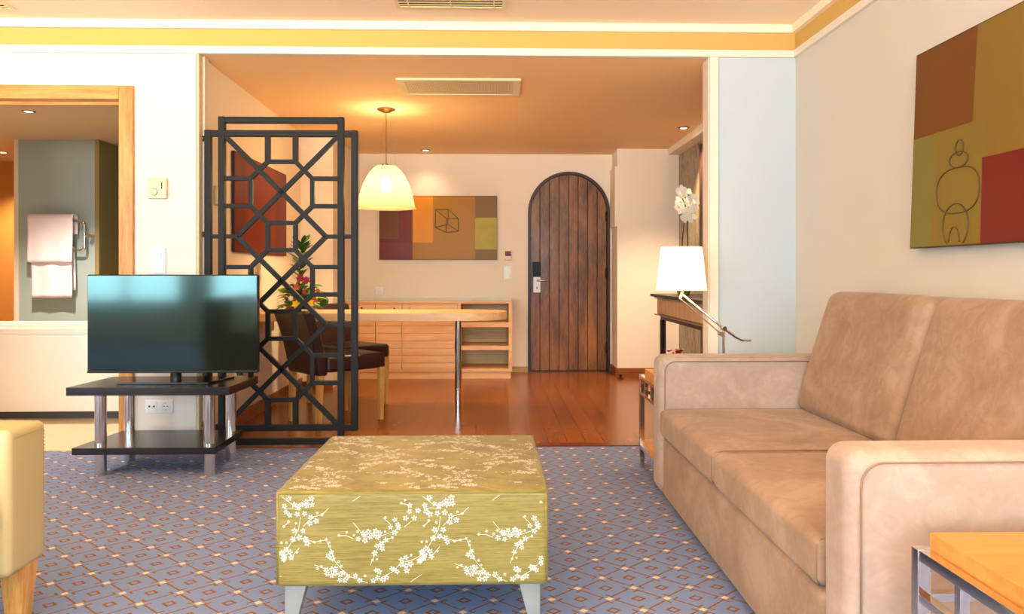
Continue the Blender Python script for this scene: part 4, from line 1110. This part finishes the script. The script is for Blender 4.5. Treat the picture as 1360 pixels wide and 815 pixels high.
def socket(p, y, label, n):
    s_ = thing('wall_socket', label, 'socket', (p.x, y, p.z), None); w = .0405
    MB().rbox(p.x-w*n, p.x+w*n, y-.010, y, p.z-w, p.z+w, .004, n=2, m=1).build('plate', 'white_plastic', s_, smooth='auto')
    for k in range(n):
        cx = p.x+(k-(n-1)/2)*2*w
        if n == 2 and k == 0:
            MB().rbox(cx-.03, cx+.03, y-.014, y-.009, p.z-.03, p.z+.03, .003, n=2, m=1).build('insert', 'white_plastic', s_, smooth='auto')
            for dx in (-.013, .013): MB().tube([(cx+dx, y-.0145, p.z), (cx+dx, y-.010, p.z)], .006, 14).build('aerial_port', 'dark_hole', s_)
        else:
            MB().lathe([(.0, .004), (.021, .004), (.024, 0), (.027, 0), (.027, .006), (0, .006)], (0, 0, 0), 28)
            r_ = MB(); r_.tube([(cx+.024*math.cos(a), y-.011, p.z+.024*math.sin(a)) for a in seq(0, 2*PI, 24)[:-1]], .003, 8, closed=True); r_.build('rim', 'white_plastic', s_, smooth=True)
            for dx in (-.009, .009): MB().tube([(cx+dx, y-.0112, p.z), (cx+dx, y-.009, p.z)], .0032, 10).build('pin_hole', 'dark_hole', s_)
            for dz in (-.021, .021): bx(cx-.003, cx+.003, y-.0125, y-.009, p.z+dz-.002, p.z+dz+.002).build('earth_clip', 'brass', s_)
socket(onY(212, 539, YW), YW, 'white double wall socket low on the wall behind the television stand', 2)
socket(onY(504, 386, 7.95), 7.95, 'single white wall socket above the sideboard in the hall', 1)
p = onX(289, 260, OX0)
wp = thing('wall_panel_switch', 'cream switch on the left hall wall seen through the lattice screen', 'switch', (OX0, p.y, p.z))
MB().rbox(OX0, OX0+.016, p.y-.06, p.y+.06, p.z-.06, p.z+.06, .004, n=2, m=1).build('plate', 'cream_plastic', wp, smooth='auto')
MB().rbox(OX0+.014, OX0+.02, p.y-.04, p.y+.04, p.z-.04, p.z+.04, .003, n=2, m=1).build('rocker', 'white_plastic', wp, smooth='auto')
ds_ = thing('door_stop', 'small red-brown door stop on the hall floor by the wall corner', 'door stop', (1.255, 7.4, .002))
MB().lathe([(0, 0), (.03, 0), (.03, .012), (.012, .016), (.012, .03), (.018, .034), (.018, .046), (0, .05)], (1.255, 7.4, .002), 18).build('stop_body', 'mahogany', ds_, smooth='auto')

# ================================================================= BATHROOM
bt = thing('bathtub', 'white bathtub with flat side panel inside the bathroom doorway', 'bathtub', (-3.5, 5.85, 0))
BY0 = 5.47; bz = .655
MB().rbox(-5.0, -2.15, BY0, BY0+.03, .055, bz-.045, .006, n=2, m=1).build('side_panel', 'enamel', bt, smooth='auto')
m_ = MB(); m_.box(-5.02, -2.1, BY0-.012, BY0+.08, bz-.045, bz); m_.box(-5.02, -2.1, BY0+.70, BY0+.80, bz-.045, bz); m_.box(-5.02, -4.9, BY0+.08, BY0+.70, bz-.045, bz); m_.box(-2.24, -2.1, BY0+.08, BY0+.70, bz-.045, bz)
m_.build('rim', 'enamel', bt, bevel=.008)
m_ = MB()
for a in ((-4.9, -2.24, BY0+.08, BY0+.70, .18, .20), (-4.92, -4.9, BY0+.06, BY0+.72, .18, bz-.04), (-2.24, -2.22, BY0+.06, BY0+.72, .18, bz-.04), (-4.9, -2.24, BY0+.06, BY0+.08, .18, bz-.04), (-4.9, -2.24, BY0+.70, BY0+.72, .18, bz-.04)): m_.box(*a)
m_.build('basin', 'enamel', bt)
bx(-4.98, -2.15, BY0+.04, BY0+.78, 0, .055).build('plinth', 'bath_dark', bt)
rl = thing('towel_rail', 'chrome heated towel rail on the grey bathroom wall', 'towel rail', (-4.0, 7.1, 1.2))
RY = 7.02; qa = onY(42, 293, RY); qb = onY(112, 293, RY); qc = onY(112, 333, RY); qd = onY(42, 333, RY)
for (A, B) in (((qa.x, RY, qa.z), (qd.x, RY, qd.z)), ):
    r_ = .035; z1, z0 = qa.z, qd.z; x0, x1 = qa.x, qb.x
    path = [(x0, RY, z1), (x1-r_, RY, z1)]+[(x1-r_+r_*math.sin(a), RY, z1-r_+r_*math.cos(a)) for a in seq(0, PI/2, 5)[1:]]+[(x1-r_+r_*math.cos(a), RY, z0+r_-r_*math.sin(a)) for a in seq(0, PI/2, 5)]+[(x0, RY, z0)]
    MB().tube(path, .013, 12).build('rail_loop', 'chrome', rl, smooth='auto')
for x, z in ((x0, z1), (x0, z0)): MB().tube([(x, RY-.002, z), (x, 7.1, z)], .016, 14).build('wall_mount', 'chrome', rl, smooth='auto')
q = onY(118, 313, RY); MB().tube([(x1, RY, q.z), (q.x, RY, q.z)], .006, 8).tube([(q.x, RY-.01, q.z), (q.x, 7.1, q.z)], .018, 16).build('wall_mount', 'chrome', rl, smooth='auto')
def towel(u0, u1, vt, vb, yf, yb, z_over, label, seedn, back=.85):
    a = onY(u0, vb, RY); b = onY(u1, vb, RY); zt2 = z_over
    n, m2 = 22, 26; bm_ = MB(); tk = .010; rn = random.Random(seedn); ph = rn.uniform(0, 6)
    for off in (0,):
        prof = []
        for k in range(14): prof.append((yf, a.z+(zt2-a.z)*k/13))
        R = (yb-yf)/2
        for t_ in seq(PI, 0, 8)[1:-1]: prof.append((yf+R+R*math.cos(t_), zt2+R*math.sin(t_)))
        for k in range(9): prof.append((yb, zt2-(zt2-a.z)*back*k/8))
        rows = []
        for (y, z) in prof:
            row = []
            for i in range(n+1):
                x = a.x+(b.x-a.x)*i/n; hang = max(0, (zt2-z))
                w_ = .006*math.sin(i*.55+ph)*min(1, hang*4)
                row.append(bm_.bm.verts.new((x+.004*math.sin(z*9+ph), y+(w_ if y < RY else -w_*.4), z)))
            rows.append(row)
        for A, B in zip(rows, rows[1:]):
            for i in range(n): bm_._f([A[i], A[i+1], B[i+1], B[i]])
    o = bm_.build('towel', 'towel', None, smooth=True)
    s_ = o.modifiers.new('thickness', 'SOLIDIFY'); s_.thickness = tk; s_.offset = 0
    tag(o, label, 'towel', 'pink towels on the rail')
towel(41, 100.5, 290, 348.5, RY-.055, RY+.030, qa.z+.016, 'pale pink towel over the top bar of the bathroom rail', 1, .35)
towel(44.5, 98, 333, 395, RY-.028, RY+.024, qd.z+.008, 'pale pink towel hanging lower, on the bottom bar of the rail', 2)
